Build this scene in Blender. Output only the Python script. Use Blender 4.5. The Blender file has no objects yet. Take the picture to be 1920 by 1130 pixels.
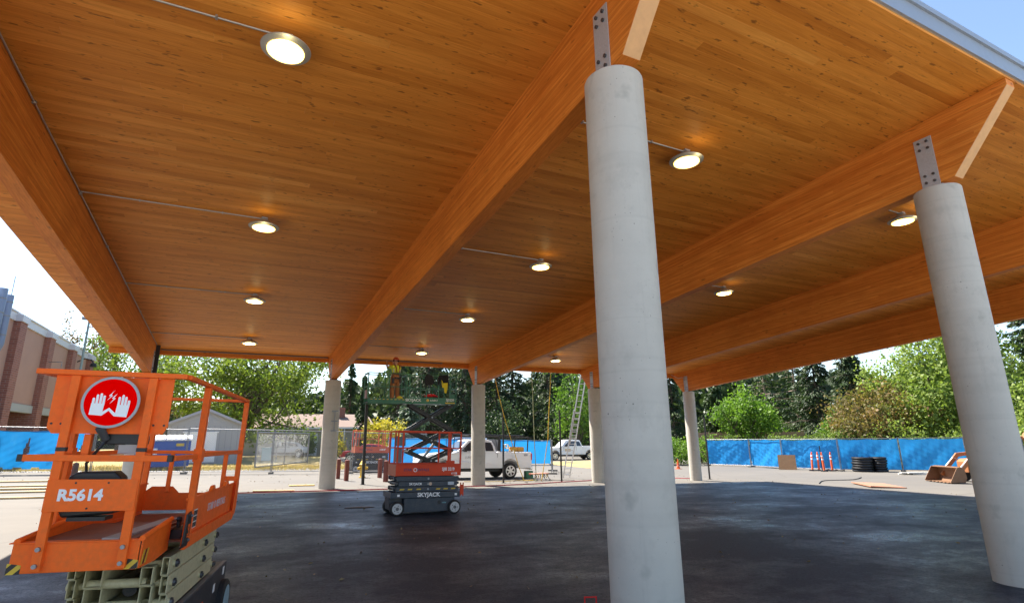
import bpy, bmesh, math, random
import numpy as np
from mathutils import Vector, Matrix
random.seed(7)
SC = bpy.context.scene
COL = SC.collection
PI = math.pi

# ------------------------------------------------------------------ camera
cd = bpy.data.cameras.new('camera'); cam = bpy.data.objects.new('camera', cd); COL.objects.link(cam)
cd.sensor_width = 36.0; cd.lens = 1010.57 / 1920 * 36.0
cd.clip_start = 0.05; cd.clip_end = 3000
R_ = Vector((0.89603569, -0.44381302, -0.01224919)); U_ = Vector((-0.09643829, -0.22148642, 0.97038313)); F_ = Vector((0.4333817, 0.86831663, 0.2412603))
M = Matrix((R_, U_, -F_)).transposed().to_4x4(); M.translation = (0, 0, 1.65)
cam.matrix_world = M
SC.camera = cam

# ------------------------------------------------------------------ sky and sun
SUN = Vector((-0.27, 0.61, 1.0)).normalized()
elev = math.asin(SUN.z); azim = math.atan2(SUN.x, SUN.y)
w = bpy.data.worlds.new('World'); SC.world = w; w.use_nodes = True
nt = w.node_tree; nt.nodes.clear()
sky = nt.nodes.new('ShaderNodeTexSky'); sky.sky_type = 'NISHITA'; sky.sun_disc = False
sky.sun_elevation = elev; sky.sun_rotation = azim; sky.air_density = 1.0; sky.dust_density = 0.7; sky.ozone_density = 1.0
bg = nt.nodes.new('ShaderNodeBackground'); bg.inputs[1].default_value = 0.09
wo = nt.nodes.new('ShaderNodeOutputWorld')
nt.links.new(sky.outputs[0], bg.inputs[0]); nt.links.new(bg.outputs[0], wo.inputs[0])
sd = bpy.data.lights.new('sun', 'SUN'); sd.energy = 4.4; sd.angle = math.radians(0.53); sd.color = (1.0, 0.93, 0.82)
sun = bpy.data.objects.new('sun', sd); COL.objects.link(sun)
sun.rotation_euler = SUN.to_track_quat('Z', 'Y').to_euler(); sun.location = (-20, 40, 60)
SC.view_settings.view_transform = 'Standard'; SC.view_settings.look = 'None'
SC.view_settings.exposure = 1.78; SC.view_settings.gamma = 1.0
SC.view_settings.use_curve_mapping = False
SC.cycles.max_bounces = 8; SC.cycles.diffuse_bounces = 5; SC.cycles.transparent_max_bounces = 8
SC.cycles.sample_clamp_indirect = 6.0

# ------------------------------------------------------------------ helpers
def gz(x, y):
    """height of the gently tilted ground"""
    if x > 24: s = 24 + 2 * (1 - math.exp(-(x - 24) / 2))
    elif x < -12: s = -12 - 3 * (1 - math.exp((x + 12) / 3))
    else: s = x
    e = -0.0033 * min(max(y, -20), 35)
    if y > 36: e += 0.36 * (1 - math.exp(-(y - 36) / 30.0))
    return -0.034 - 0.0293 * s + e

class MB:
    def __init__(self): self.v = []; self.f = []; self.c = None
    def add(self, vs, fs):
        o = len(self.v); self.v.extend([tuple(p) for p in vs]); self.f.extend([tuple(i + o for i in q) for q in fs]); return self
    def box(self, x0, x1, y0, y1, z0, z1):
        return self.add([(x0,y0,z0),(x1,y0,z0),(x1,y1,z0),(x0,y1,z0),(x0,y0,z1),(x1,y0,z1),(x1,y1,z1),(x0,y1,z1)],
                        [(0,3,2,1),(4,5,6,7),(0,1,5,4),(1,2,6,5),(2,3,7,6),(3,0,4,7)])
    def bar(self, a, b, w, h, up=(0,0,1)):
        a = Vector(a); b = Vector(b); d = (b - a).normalized(); up = Vector(up)
        if abs(d.dot(up)) > .99: up = Vector((0,1,0)) if abs(d.y) < .9 else Vector((1,0,0))
        s = d.cross(up).normalized() * (w / 2); t = s.cross(d).normalized() * (h / 2)
        vs = [p + i * s + j * t for p in (a, b) for i, j in ((-1,-1),(1,-1),(1,1),(-1,1))]
        return self.add(vs, [(3,2,1,0),(4,5,6,7),(0,1,5,4),(1,2,6,5),(2,3,7,6),(3,0,4,7)])
    def tube(self, a, b, r, n=8, r2=None, cap=True):
        a = Vector(a); b = Vector(b); d = (b - a).normalized(); r2 = r if r2 is None else r2
        up = Vector((0,0,1)) if abs(d.z) < .9 else Vector((1,0,0))
        s = d.cross(up).normalized(); t = d.cross(s)
        vs = [p + q * (math.cos(2*PI*i/n) * s + math.sin(2*PI*i/n) * t) for p, q in ((a, r), (b, r2)) for i in range(n)]
        fs = [(i, (i+1) % n, n + (i+1) % n, n + i) for i in range(n)]
        if cap: fs += [tuple(range(n-1, -1, -1)), tuple(range(n, 2*n))]
        return self.add(vs, fs)
    def path(self, pts, r, n=6):
        pts = [Vector(p) for p in pts]; o = []; fs = []
        rr = r if isinstance(r, (list, tuple)) else [r] * len(pts)
        s0 = None
        for k, p in enumerate(pts):
            d = (pts[min(k+1, len(pts)-1)] - pts[max(k-1, 0)]).normalized()
            if s0 is None:
                up = Vector((0,0,1)) if abs(d.z) < .9 else Vector((1,0,0)); s = d.cross(up).normalized()
            else: s = (s0 - d * s0.dot(d)).normalized()
            s0 = s; t = d.cross(s)
            o += [p + rr[k] * (math.cos(2*PI*i/n) * s + math.sin(2*PI*i/n) * t) for i in range(n)]
        for k in range(len(pts)-1):
            fs += [(k*n+i, k*n+(i+1) % n, (k+1)*n+(i+1) % n, (k+1)*n+i) for i in range(n)]
        m = (len(pts)-1)*n
        fs += [tuple(range(n-1, -1, -1)), tuple(range(m, m+n))]
        return self.add(o, fs)
    def lathe(self, prof, n=24, c=(0,0,0), axis='z'):
        vs = []; fs = []; c = Vector(c)
        for r, z in prof:
            for i in range(n):
                a = 2*PI*i/n; p = (r*math.cos(a), r*math.sin(a), z)
                if axis == 'y': p = (p[0], p[2], -p[1])
                elif axis == 'x': p = (p[2], p[0], p[1])
                vs.append(c + Vector(p))
        for k in range(len(prof)-1):
            fs += [(k*n+i, k*n+(i+1) % n, (k+1)*n+(i+1) % n, (k+1)*n+i) for i in range(n)]
        if prof[0][0] > 1e-6: fs.append(tuple(range(n-1, -1, -1)))
        if prof[-1][0] > 1e-6: m = (len(prof)-1)*n; fs.append(tuple(range(m, m+n)))
        return self.add(vs, fs)
    def prism(self, poly, axis, a, b):
        n = len(poly)
        def P(p, t):
            return {'x': (t, p[0], p[1]), 'y': (p[0], t, p[1]), 'z': (p[0], p[1], t)}[axis]
        vs = [P(p, a) for p in poly] + [P(p, b) for p in poly]
        fs = [tuple(range(n-1, -1, -1)), tuple(range(n, 2*n))] + [(i, (i+1) % n, n+(i+1) % n, n+i) for i in range(n)]
        return self.add(vs, fs)
    def ball(self, c, r, n=10, sc=(1,1,1)):
        pr = [(math.sin(PI*k/(n//2)), -math.cos(PI*k/(n//2))) for k in range(n//2+1)]
        o = len(self.v); self.lathe([(max(a, 1e-7)*r, b*r) for a, b in pr], n)
        c = Vector(c)
        for i in range(o, len(self.v)):
            p = self.v[i]; self.v[i] = tuple(c + Vector((p[0]*sc[0], p[1]*sc[1], p[2]*sc[2])))
        return self
    def mesh(self, name, smooth=False):
        me = bpy.data.meshes.new(name); me.from_pydata([tuple(p) for p in self.v], [], self.f)
        bm = bmesh.new(); bm.from_mesh(me); bmesh.ops.recalc_face_normals(bm, faces=bm.faces); bm.to_mesh(me); bm.free()
        if smooth:
            me.polygons.foreach_set('use_smooth', [True]*len(me.polygons))
            try: me.set_sharp_from_angle(angle=math.radians(40))
            except Exception: pass
        return me
    def build(self, name, mat, parent=None, smooth=False, bevel=0, **tg):
        me = self.mesh(name, smooth); me.materials.append(mat)
        o = bpy.data.objects.new(name, me); COL.objects.link(o)
        if parent is not None: o.parent = parent
        if bevel:
            b = o.modifiers.new('bevel', 'BEVEL'); b.width = bevel; b.segments = 2; b.limit_method = 'ANGLE'; b.angle_limit = math.radians(50)
        if tg: tag(o, **tg)
        return o

def tag(o, label=None, cat=None, group=None, kind=None):
    if label: o['label'] = label
    if cat: o['category'] = cat
    if group: o['group'] = group
    if kind: o['kind'] = kind
    return o
def thing(name, label, cat, loc=(0,0,0), rz=0.0, group=None, matrix=None):
    o = bpy.data.objects.new(name, None); COL.objects.link(o); o.empty_display_size = 0.2
    if matrix is not None: o.matrix_world = matrix
    else: o.location = loc; o.rotation_euler = (0,0,rz)
    return tag(o, label, cat, group)
def dup(root, label=None, group=None, loc=None, rz=None, matrix=None):
    r = root.copy(); COL.objects.link(r)
    if matrix is not None: r.matrix_world = matrix
    if loc is not None: r.location = loc
    if rz is not None: r.rotation_euler = (0,0,rz)
    if label: r['label'] = label
    if group: r['group'] = group
    for ch in list(root.children):
        c = ch.copy(); COL.objects.link(c); c.parent = r
        for g in list(ch.children):
            q = g.copy(); COL.objects.link(q); q.parent = c
    return r
def ground_matrix(x, y, rz, dz=0.0):
    """upright axis follows the ground slope"""
    e = .5; n = Vector((-(gz(x+e,y)-gz(x-e,y))/(2*e), -(gz(x,y+e)-gz(x,y-e))/(2*e), 1)).normalized()
    u = Vector((math.cos(rz), math.sin(rz), 0)); u = (u - n*u.dot(n)).normalized(); v = n.cross(u)
    m = Matrix((u, v, n)).transposed().to_4x4(); m.translation = Vector((x, y, gz(x,y)+dz)); return m
def text(s, size, mat, parent, matrix, name='lettering', extrude=0.0008, shear=0.0, xs=1.0, font_bold=0.0):
    c = bpy.data.curves.new('txt', 'FONT'); c.body = s; c.size = size; c.extrude = extrude; c.shear = shear
    c.align_x = 'CENTER'; c.align_y = 'CENTER'; c.offset = font_bold; c.resolution_u = 3
    t = bpy.data.objects.new('txt', c); COL.objects.link(t)
    dg = bpy.context.evaluated_depsgraph_get(); dg.update()
    me = bpy.data.meshes.new_from_object(t.evaluated_get(dg)); bpy.data.objects.remove(t); bpy.data.curves.remove(c)
    me.name = name
    for v in me.vertices: v.co.x *= xs
    me.materials.clear(); me.materials.append(mat)
    o = bpy.data.objects.new(name, me); COL.objects.link(o); o.parent = parent; o.matrix_local = matrix
    return o
def frame(o, x, y):
    """matrix with origin o, x axis (text direction), y axis (text up)"""
    x = Vector(x).normalized(); y = Vector(y).normalized(); z = x.cross(y)
    m = Matrix((x, y, z)).transposed().to_4x4(); m.translation = Vector(o); return m

# ------------------------------------------------------------------ materials
MATS = {}
def lin(r, g, b):
    f = lambda c: (c/255/12.92) if c/255 <= .04045 else ((c/255+.055)/1.055)**2.4
    return (f(r), f(g), f(b), 1)
class NT:
    def __init__(self, name):
        self.m = bpy.data.materials.new(name); self.m.use_nodes = True; self.t = self.m.node_tree
        self.p = self.t.nodes['Principled BSDF']; self.out = self.t.nodes['Material Output']
    def n(self, typ, **kw):
        x = self.t.nodes.new('ShaderNode' + typ)
        for k, v in kw.items():
            if k.startswith('i_'):
                x.inputs[k[2:].replace('_', ' ')].default_value = v
            else: setattr(x, k, v)
        return x
    def l(self, a, b): self.t.links.new(a, b)
    def math(self, op, a, b=None, c=None):
        x = self.n('Math', operation=op)
        for i, q in enumerate((a, b, c)):
            if q is None: continue
            if isinstance(q, (int, float)): x.inputs[i].default_value = q
            else: self.l(q, x.inputs[i])
        return x.outputs[0]
    def ramp(self, fac, stops):
        r = self.n('ValToRGB'); e = r.color_ramp.elements
        while len(e) > 1: e.remove(e[-1])
        e[0].position = stops[0][0]; e[0].color = stops[0][1]
        for pos, colr in stops[1:]:
            q = e.new(pos); q.color = colr
        self.l(fac, r.inputs[0]); return r.outputs[0]
    def mix(self, fac, a, b, mode='MIX'):
        x = self.n('Mix', data_type='RGBA', blend_type=mode)
        for s, q in ((0, fac), (6, a), (7, b)):
            if isinstance(q, (int, float, tuple)): x.inputs[s].default_value = q
            else: self.l(q, x.inputs[s])
        return x.outputs[2]
    def coord(self, kind='Object', scale=(1,1,1)):
        c = self.n('TexCoord'); mp = self.n('Mapping'); mp.inputs['Scale'].default_value = scale
        self.l(c.outputs[kind], mp.inputs[0]); return mp.outputs[0]
    def pos(self, scale=(1,1,1)):
        c = self.n('NewGeometry'); mp = self.n('Mapping'); mp.inputs['Scale'].default_value = scale
        self.l(c.outputs['Position'], mp.inputs[0]); return mp.outputs[0]
    def noise(self, vec, scale=5, detail=4, rough=.55, out=0):
        x = self.n('TexNoise'); x.inputs['Scale'].default_value = scale; x.inputs['Detail'].default_value = detail; x.inputs['Roughness'].default_value = rough
        self.l(vec, x.inputs['Vector']); return x.outputs[out]
    def bump(self, hgt, strength=.3, dist=.01):
        b = self.n('Bump'); b.inputs['Strength'].default_value = strength; b.inputs['Distance'].default_value = dist
        self.l(hgt, b.inputs['Height']); self.l(b.outputs[0], self.p.inputs['Normal'])
def mat(name, col, rough=.5, metal=0.0, var=.12, scale=6.0, dirt=0.0, bump=0.0, spec=.5, coat=0.0, rust=None):
    """plain painted / metal / plastic surface with blotchy variation and grime"""
    if name in MATS: return MATS[name]
    t = NT(name); v = t.coord('Object')
    n1 = t.noise(v, scale, 5, .6); n2 = t.noise(v, scale*7, 4, .6)
    a = tuple(c*(1-var) for c in col[:3]) + (1,); b = tuple(min(1, c*(1+var)) for c in col[:3]) + (1,)
    base = t.mix(n1, a, b)
    if dirt:
        d = t.ramp(t.math('MULTIPLY', n1, n2), [(.22, (0,0,0,1)), (.42, (1,1,1,1))])
        base = t.mix(t.math('MULTIPLY', d, dirt), base, rust or (.16,.13,.10,1))
    t.l(base, t.p.inputs['Base Color'])
    t.l(t.math('MULTIPLY_ADD', n2, .25, rough-.1), t.p.inputs['Roughness'])
    t.p.inputs['Metallic'].default_value = metal; t.p.inputs['Specular IOR Level'].default_value = spec
    t.p.inputs['Coat Weight'].default_value = coat
    if bump: t.bump(n2, bump, .004)
    MATS[name] = t.m; return t.m
def leafmat(name, c0, c1, trans=.35):
    if name in MATS: return MATS[name]
    t = NT(name); at = t.n('Attribute', attribute_name='tone')
    colr = t.mix(at.outputs['Fac'], c0, c1)
    t.l(colr, t.p.inputs['Base Color']); t.p.inputs['Roughness'].default_value = .55; t.p.inputs['Specular IOR Level'].default_value = .35
    tr = t.n('BsdfTranslucent'); t.l(t.mix(.5, colr, t.mix(1.0, colr, (1.3,1.5,.5,1), 'MULTIPLY')), tr.inputs[0])
    mx = t.n('MixShader'); mx.inputs[0].default_value = trans
    t.l(t.p.outputs[0], mx.inputs[1]); t.l(tr.outputs[0], mx.inputs[2]); t.l(mx.outputs[0], t.out.inputs[0])
    MATS[name] = t.m; return t.m
# ------------------------------------------------------------------ special materials
def wood_deck():
    t = NT('deck_timber'); at = t.n('Attribute', attribute_name='tone')
    g = t.n('NewGeometry'); off = t.n('VectorMath', operation='ADD'); t.l(g.outputs['Position'], off.inputs[0])
    sc = t.n('VectorMath', operation='SCALE'); t.l(at.outputs['Vector'], sc.inputs[0]); sc.inputs['Scale'].default_value = 37.0; t.l(sc.outputs[0], off.inputs[1])
    def mp(s):
        m = t.n('Mapping'); m.inputs['Scale'].default_value = s; t.l(off.outputs[0], m.inputs[0]); return m.outputs[0]
    grain = t.noise(mp((.9, 26, 26)), 2.2, 6, .6)
    broad = t.noise(mp((.35, 3, 3)), 1.4, 3, .5)
    knot = t.noise(mp((5.5, 17, 17)), 1.0, 2, .55)
    streak = t.noise(mp((2.2, 22, 22)), 1.0, 3, .6)
    base = t.ramp(at.outputs['Fac'], [(0, (.62,.215,.030,1)), (.3, (.74,.280,.042,1)), (.7, (.82,.330,.056,1)), (1, (.90,.405,.085,1))])
    base = t.mix(t.ramp(grain, [(.36, (0,0,0,1)), (.66, (1,1,1,1))]), base, t.mix(1.0, base, (.84,.78,.70,1), 'MULTIPLY'))
    base = t.mix(t.ramp(broad, [(.40,(0,0,0,1)),(.68,(.8,.8,.8,1))]), base, t.mix(1.0, base, (.74,.66,.56,1), 'MULTIPLY'))
    k = t.ramp(knot, [(.635, (0,0,0,1)), (.72, (1,1,1,1))])
    base = t.mix(t.math('MULTIPLY', k, .72), base, (.13,.040,.010,1))
    s = t.ramp(streak, [(.64, (0,0,0,1)), (.74, (1,1,1,1))])
    base = t.mix(t.math('MULTIPLY', s, .38), base, (.17,.055,.014,1))
    t.l(base, t.p.inputs['Base Color']); t.p.inputs['Roughness'].default_value = .5; t.p.inputs['Specular IOR Level'].default_value = .16
    t.bump(grain, .08, .004); return t.m
def wood_beam():
    t = NT('glulam_timber'); g = t.n('NewGeometry'); sp = t.n('SeparateXYZ'); t.l(g.outputs['Position'], sp.inputs[0])
    zz = t.math('MULTIPLY_ADD', sp.outputs[1], .0791, sp.outputs[2])          # height measured square to the roof slope
    lam = t.math('DIVIDE', zz, .0385); idx = t.math('FLOOR', lam); fr = t.math('FRACT', lam)
    seg = t.math('FLOOR', t.math('MULTIPLY_ADD', sp.outputs[1], .24, t.math('MULTIPLY', idx, .37)))
    cx = t.n('CombineXYZ'); t.l(idx, cx.inputs[0]); t.l(seg, cx.inputs[1]); t.l(t.math('FLOOR', t.math('MULTIPLY', sp.outputs[0], .33)), cx.inputs[2])
    wn = t.n('TexWhiteNoise'); t.l(cx.outputs[0], wn.inputs[0])
    m = t.n('Mapping'); m.inputs['Scale'].default_value = (24, .8, 24); t.l(g.outputs['Position'], m.inputs[0])
    grain = t.noise(m.outputs[0], 2.0, 6, .6)
    m2 = t.n('Mapping'); m2.inputs['Scale'].default_value = (9, 2.6, 15); t.l(g.outputs['Position'], m2.inputs[0])
    knot = t.noise(m2.outputs[0], 1.0, 2, .5)
    base = t.ramp(wn.outputs[0], [(0, (.70,.215,.032,1)), (.5, (.78,.26,.042,1)), (1, (.86,.32,.058,1))])
    base = t.mix(t.ramp(grain, [(.35, (0,0,0,1)), (.7, (1,1,1,1))]), base, t.mix(1.0, base, (.74,.66,.55,1), 'MULTIPLY'))
    base = t.mix(t.math('MULTIPLY', t.ramp(knot, [(.68, (0,0,0,1)), (.75, (1,1,1,1))]), .6), base, (.14,.04,.01,1))
    line = t.math('LESS_THAN', fr, .05)
    blot = t.noise(g.outputs['Position'], .8, 4, .6)
    base = t.mix(t.ramp(blot, [(.42,(0,0,0,1)),(.66,(.7,.7,.7,1))]), base, t.mix(1.0, base, (.80,.74,.68,1), 'MULTIPLY'))
    base = t.mix(t.math('MULTIPLY', line, .34), base, (.15,.05,.015,1))
    t.l(base, t.p.inputs['Base Color']); t.p.inputs['Roughness'].default_value = .5; t.p.inputs['Specular IOR Level'].default_value = .15
    t.bump(grain, .06, .004); return t.m
def concrete(name='column_concrete', col=(.52,.49,.43)):
    t = NT(name); v = t.pos((1,1,1))
    big = t.noise(v, 1.6, 6, .65); fine = t.noise(v, 34, 4, .65); cloud = t.noise(t.pos((1,1,.8)), 4.5, 5, .7)
    band = t.noise(t.pos((.35,.35,6)), 1.7, 4, .6); ring = t.noise(t.pos((.05,.05,2.2)), 1.4, 1, .5); streak = t.noise(t.pos((9,9,.30)), 1.6, 4, .65)
    base = t.mix(big, tuple(c*.80 for c in col)+(1,), tuple(c*1.16 for c in col)+(1,))
    base = t.mix(t.math('MULTIPLY', band, .28), base, tuple(c*.76 for c in col)+(1,))
    base = t.mix(t.ramp(cloud, [(.54,(0,0,0,1)),(.74,(.45,.45,.45,1))]), base, tuple(c*.68 for c in col)+(1,))
    base = t.mix(t.ramp(ring, [(.47,(0,0,0,1)),(.50,(.13,.13,.13,1)),(.53,(0,0,0,1))]), base, tuple(c*.55 for c in col)+(1,))
    base = t.mix(t.ramp(streak, [(.56,(0,0,0,1)),(.80,(.4,.4,.4,1))]), base, (.36,.34,.30,1))
    mask = t.ramp(t.noise(v, 2.3, 3, .55), [(.44,(0,0,0,1)),(.66,(1,1,1,1))])
    pits = None
    for sc, rad in ((9.0, .085), (22.0, .11)):
        vo2 = t.n('TexVoronoi', feature='F1'); vo2.inputs['Scale'].default_value = sc; t.l(v, vo2.inputs['Vector'])
        q = t.math('LESS_THAN', vo2.outputs['Distance'], t.math('MULTIPLY', mask, rad)); pits = q if pits is None else t.math('MAXIMUM', pits, q)
    base = t.mix(t.math('MULTIPLY', pits, .72), base, (.12,.115,.105,1))
    spot = t.ramp(t.noise(v, 3.1, 3, .5), [(.66,(0,0,0,1)),(.74,(.42,.42,.42,1))])
    base = t.mix(spot, base, (.26,.25,.22,1))
    t.l(base, t.p.inputs['Base Color']); t.l(t.math('MULTIPLY_ADD', fine, .2, .6), t.p.inputs['Roughness'])
    t.bump(t.math('SUBTRACT', t.math('ADD', fine, t.math('MULTIPLY', band, .3)), t.math('MULTIPLY', pits, 2.5)), .20, .004); return t.m
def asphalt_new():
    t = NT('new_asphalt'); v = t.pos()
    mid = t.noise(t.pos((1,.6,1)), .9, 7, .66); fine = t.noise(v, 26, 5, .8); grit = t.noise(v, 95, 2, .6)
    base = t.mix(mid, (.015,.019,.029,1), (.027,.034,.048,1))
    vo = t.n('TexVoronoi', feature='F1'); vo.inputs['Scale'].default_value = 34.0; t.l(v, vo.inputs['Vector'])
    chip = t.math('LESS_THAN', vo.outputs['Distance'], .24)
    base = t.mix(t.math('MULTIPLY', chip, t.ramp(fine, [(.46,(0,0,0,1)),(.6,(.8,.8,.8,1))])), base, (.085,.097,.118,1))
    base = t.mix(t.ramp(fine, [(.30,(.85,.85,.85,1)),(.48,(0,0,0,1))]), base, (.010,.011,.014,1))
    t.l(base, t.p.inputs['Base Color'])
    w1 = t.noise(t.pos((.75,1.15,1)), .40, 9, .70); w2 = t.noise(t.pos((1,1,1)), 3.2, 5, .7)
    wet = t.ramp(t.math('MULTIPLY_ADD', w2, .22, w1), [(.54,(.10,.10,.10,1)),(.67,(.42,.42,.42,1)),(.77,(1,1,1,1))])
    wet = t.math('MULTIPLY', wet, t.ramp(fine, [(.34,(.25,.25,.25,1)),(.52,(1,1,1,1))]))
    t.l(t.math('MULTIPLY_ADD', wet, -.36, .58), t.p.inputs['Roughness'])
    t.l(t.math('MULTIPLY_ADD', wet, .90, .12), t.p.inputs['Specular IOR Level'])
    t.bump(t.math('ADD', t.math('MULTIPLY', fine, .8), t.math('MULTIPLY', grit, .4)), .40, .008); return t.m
def ground_old():
    t = NT('old_pavement'); v = t.pos()
    big = t.noise(v, .11, 5, .6); mid = t.noise(v, .9, 5, .6); fine = t.noise(v, 35, 3, .7)
    base = t.mix(mid, (.110,.098,.083,1), (.175,.158,.135,1))
    base = t.mix(t.ramp(big, [(.42,(0,0,0,1)),(.62,(.8,.8,.8,1))]), base, (.105,.098,.090,1))
    base = t.mix(t.math('MULTIPLY', fine, .45), base, (.11,.10,.088,1))
    cr = t.n('TexVoronoi', feature='DISTANCE_TO_EDGE'); cr.inputs['Scale'].default_value = .23; t.l(t.mix(.12, v, t.noise(v, 1.2, 4, .6, 1)), cr.inputs['Vector'])
    base = t.mix(t.math('MULTIPLY', t.math('LESS_THAN', cr.outputs['Distance'], .006), .6), base, (.09,.08,.07,1))
    t.l(base, t.p.inputs['Base Color']); t.p.inputs['Roughness'].default_value = .85
    t.bump(fine, .25, .008); return t.m
def dry_grass_ground():
    t = NT('dry_grass_soil'); v = t.pos()
    big = t.noise(v, .35, 5, .65); fine = t.noise(v, 14, 5, .75)
    base = t.ramp(big, [(.3,(.38,.29,.11,1)),(.5,(.45,.34,.14,1)),(.66,(.26,.26,.08,1)),(.8,(.15,.19,.05,1))])
    base = t.mix(t.math('MULTIPLY', fine, .6), base, (.24,.17,.06,1))
    t.l(base, t.p.inputs['Base Color']); t.p.inputs['Roughness'].default_value = .95; t.bump(fine, .8, .05); return t.m
def brick():
    t = NT('red_brick'); c = t.n('TexCoord'); sp = t.n('SeparateXYZ'); t.l(c.outputs['Object'], sp.inputs[0])
    cx = t.n('CombineXYZ'); t.l(t.math('ADD', sp.outputs[0], sp.outputs[1]), cx.inputs[0]); t.l(sp.outputs[2], cx.inputs[1])
    b = t.n('TexBrick'); t.l(cx.outputs[0], b.inputs['Vector']); b.inputs['Scale'].default_value = 1.0
    b.inputs['Brick Width'].default_value = .40; b.inputs['Row Height'].default_value = .135; b.inputs['Mortar Size'].default_value = .014; b.inputs['Mortar Smooth'].default_value = .1; b.inputs['Bias'].default_value = -.2
    b.inputs['Color1'].default_value = (.34,.125,.085,1); b.inputs['Color2'].default_value = (.24,.082,.058,1); b.inputs['Mortar'].default_value = (.33,.25,.21,1)
    n = t.noise(c.outputs['Object'], 5, 4, .6)
    t.l(t.mix(t.math('MULTIPLY', n, .5), b.outputs[0], (.10,.035,.03,1)), t.p.inputs['Base Color']); t.p.inputs['Roughness'].default_value = .85
    t.bump(b.outputs['Fac'], -.4, .02); return t.m
def tarp():
    t = NT('blue_tarp'); v = t.pos()
    n1 = t.noise(v, .9, 4, .6); n2 = t.noise(t.pos((1.3,1.3,.5)), 2.2, 4, .6); wv = t.noise(v, 90, 1, .5)
    base = t.mix(n1, (.012,.25,.66,1), (.03,.36,.80,1))
    base = t.mix(t.ramp(n2, [(.62,(0,0,0,1)),(.78,(.22,.22,.22,1))]), base, (.15,.42,.70,1))
    t.l(base, t.p.inputs['Base Color']); t.p.inputs['Roughness'].default_value = .42
    tr = t.n('BsdfTranslucent'); t.l(base, tr.inputs[0]); mx = t.n('MixShader'); mx.inputs[0].default_value = .42
    t.l(t.p.outputs[0], mx.inputs[1]); t.l(tr.outputs[0], mx.inputs[2]); t.l(mx.outputs[0], t.out.inputs[0])
    t.bump(t.math('ADD', n2, t.math('MULTIPLY', n1, 1.5)), .6, .08); return t.m
def bark(name='bark', c=(.10,.075,.055)):
    if name in MATS: return MATS[name]
    t = NT(name); n = t.noise(t.pos((3,3,.6)), 2.5, 5, .65)
    t.l(t.mix(n, tuple(x*.55 for x in c)+(1,), tuple(x*1.5 for x in c)+(1,)), t.p.inputs['Base Color']); t.p.inputs['Roughness'].default_value = .9; t.bump(n, .6, .03)
    MATS[name] = t.m; return t.m
def emit(name, col, s):
    if name in MATS: return MATS[name]
    t = NT(name); t.p.inputs['Emission Color'].default_value = col; t.p.inputs['Emission Strength'].default_value = s; t.p.inputs['Base Color'].default_value = (.8,.8,.75,1)
    MATS[name] = t.m; return t.m
def glassmat(name='window_glass', col=(.03,.04,.05,1)):
    if name in MATS: return MATS[name]
    t = NT(name); t.p.inputs['Base Color'].default_value = col; t.p.inputs['Roughness'].default_value = .06; t.p.inputs['Specular IOR Level'].default_value = .9
    MATS[name] = t.m; return t.m
def hazard(name='hazard_stripes', sc=14.0):
    if name in MATS: return MATS[name]
    t = NT(name); c = t.n('TexCoord'); sp = t.n('SeparateXYZ'); t.l(c.outputs['Object'], sp.inputs[0])
    a = t.math('ADD', t.math('ADD', sp.outputs[0], sp.outputs[1]), sp.outputs[2])
    st = t.math('LESS_THAN', t.math('FRACT', t.math('MULTIPLY', a, sc)), .5)
    t.l(t.mix(st, (.62,.42,.03,1), (.012,.012,.012,1)), t.p.inputs['Base Color']); t.p.inputs['Roughness'].default_value = .45
    MATS[name] = t.m; return t.m
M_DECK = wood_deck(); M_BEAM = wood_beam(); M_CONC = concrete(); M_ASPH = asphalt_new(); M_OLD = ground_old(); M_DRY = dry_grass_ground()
M_BRICK = brick(); M_TARP = tarp()
M_ENDGRAIN = mat('cut_end_timber', (.62,.34,.15), .6, var=.18, scale=9)
M_GALV = mat('galvanised_steel', (.27,.28,.30), .42, .75, var=.28, scale=9, dirt=.2)
M_PLATE = mat('grey_steel_plate', (.46,.47,.50), .45, .25, var=.22, scale=7, dirt=.25)
M_BOLT = mat('dark_bolt_steel', (.12,.12,.13), .4, .8)
M_FASCIA = mat('grey_metal_fascia', (.30,.34,.40), .38, .3, var=.06, scale=1.2)
M_ORANGE = mat('orange_lift_paint', (.96,.145,.012), .5, 0, var=.09, scale=3.5, dirt=.30, rust=(.40,.12,.045,1), spec=.25)
M_ORANGE2 = mat('red_orange_lift_paint', (.62,.060,.018), .5, 0, var=.08, scale=3.5, dirt=.15, rust=(.30,.08,.05,1), spec=.25)
M_DECKPLATE = mat('worn_deck_plate', (.20,.075,.045), .6, .1, var=.3, scale=8, dirt=.7, rust=(.16,.10,.08,1))
M_CREAM = mat('cream_arm_paint', (.58,.53,.32), .42, 0, var=.08, scale=4, dirt=.35, rust=(.20,.17,.10,1), coat=.1)
M_BLACK = mat('black_plastic', (.012,.012,.013), .45, 0, var=.2)
M_BLACKSTEEL = mat('black_steel', (.014,.013,.013), .42, .2, var=.25, dirt=.2)
M_CHAR = mat('charcoal_chassis', (.035,.038,.046), .45, .1, var=.2, dirt=.35)
M_SLATE = mat('slate_blue_chassis', (.028,.040,.060), .42, .05, var=.15, dirt=.3)
M_WHITE = mat('white_paint', (.82,.83,.83), .4, 0, var=.04)
M_LETTER = mat('white_lettering', (.80,.80,.80), .5, 0, var=.05)
M_DKLETTER = mat('dark_lettering', (.06,.03,.10), .5, 0, var=.05)
M_RED = mat('red_paint', (.62,.010,.012), .45, 0, var=.06)
M_SIGNRED = mat('sign_red', (1.0,.0,.0), .8, 0, var=.0, spec=.0)
M_SIGNWHITE = mat('sign_white', (.86,.86,.86), .5, 0, var=.0)
M_SIGNGREY = mat('sign_grey', (.38,.38,.39), .5, 0, var=.02)
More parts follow.
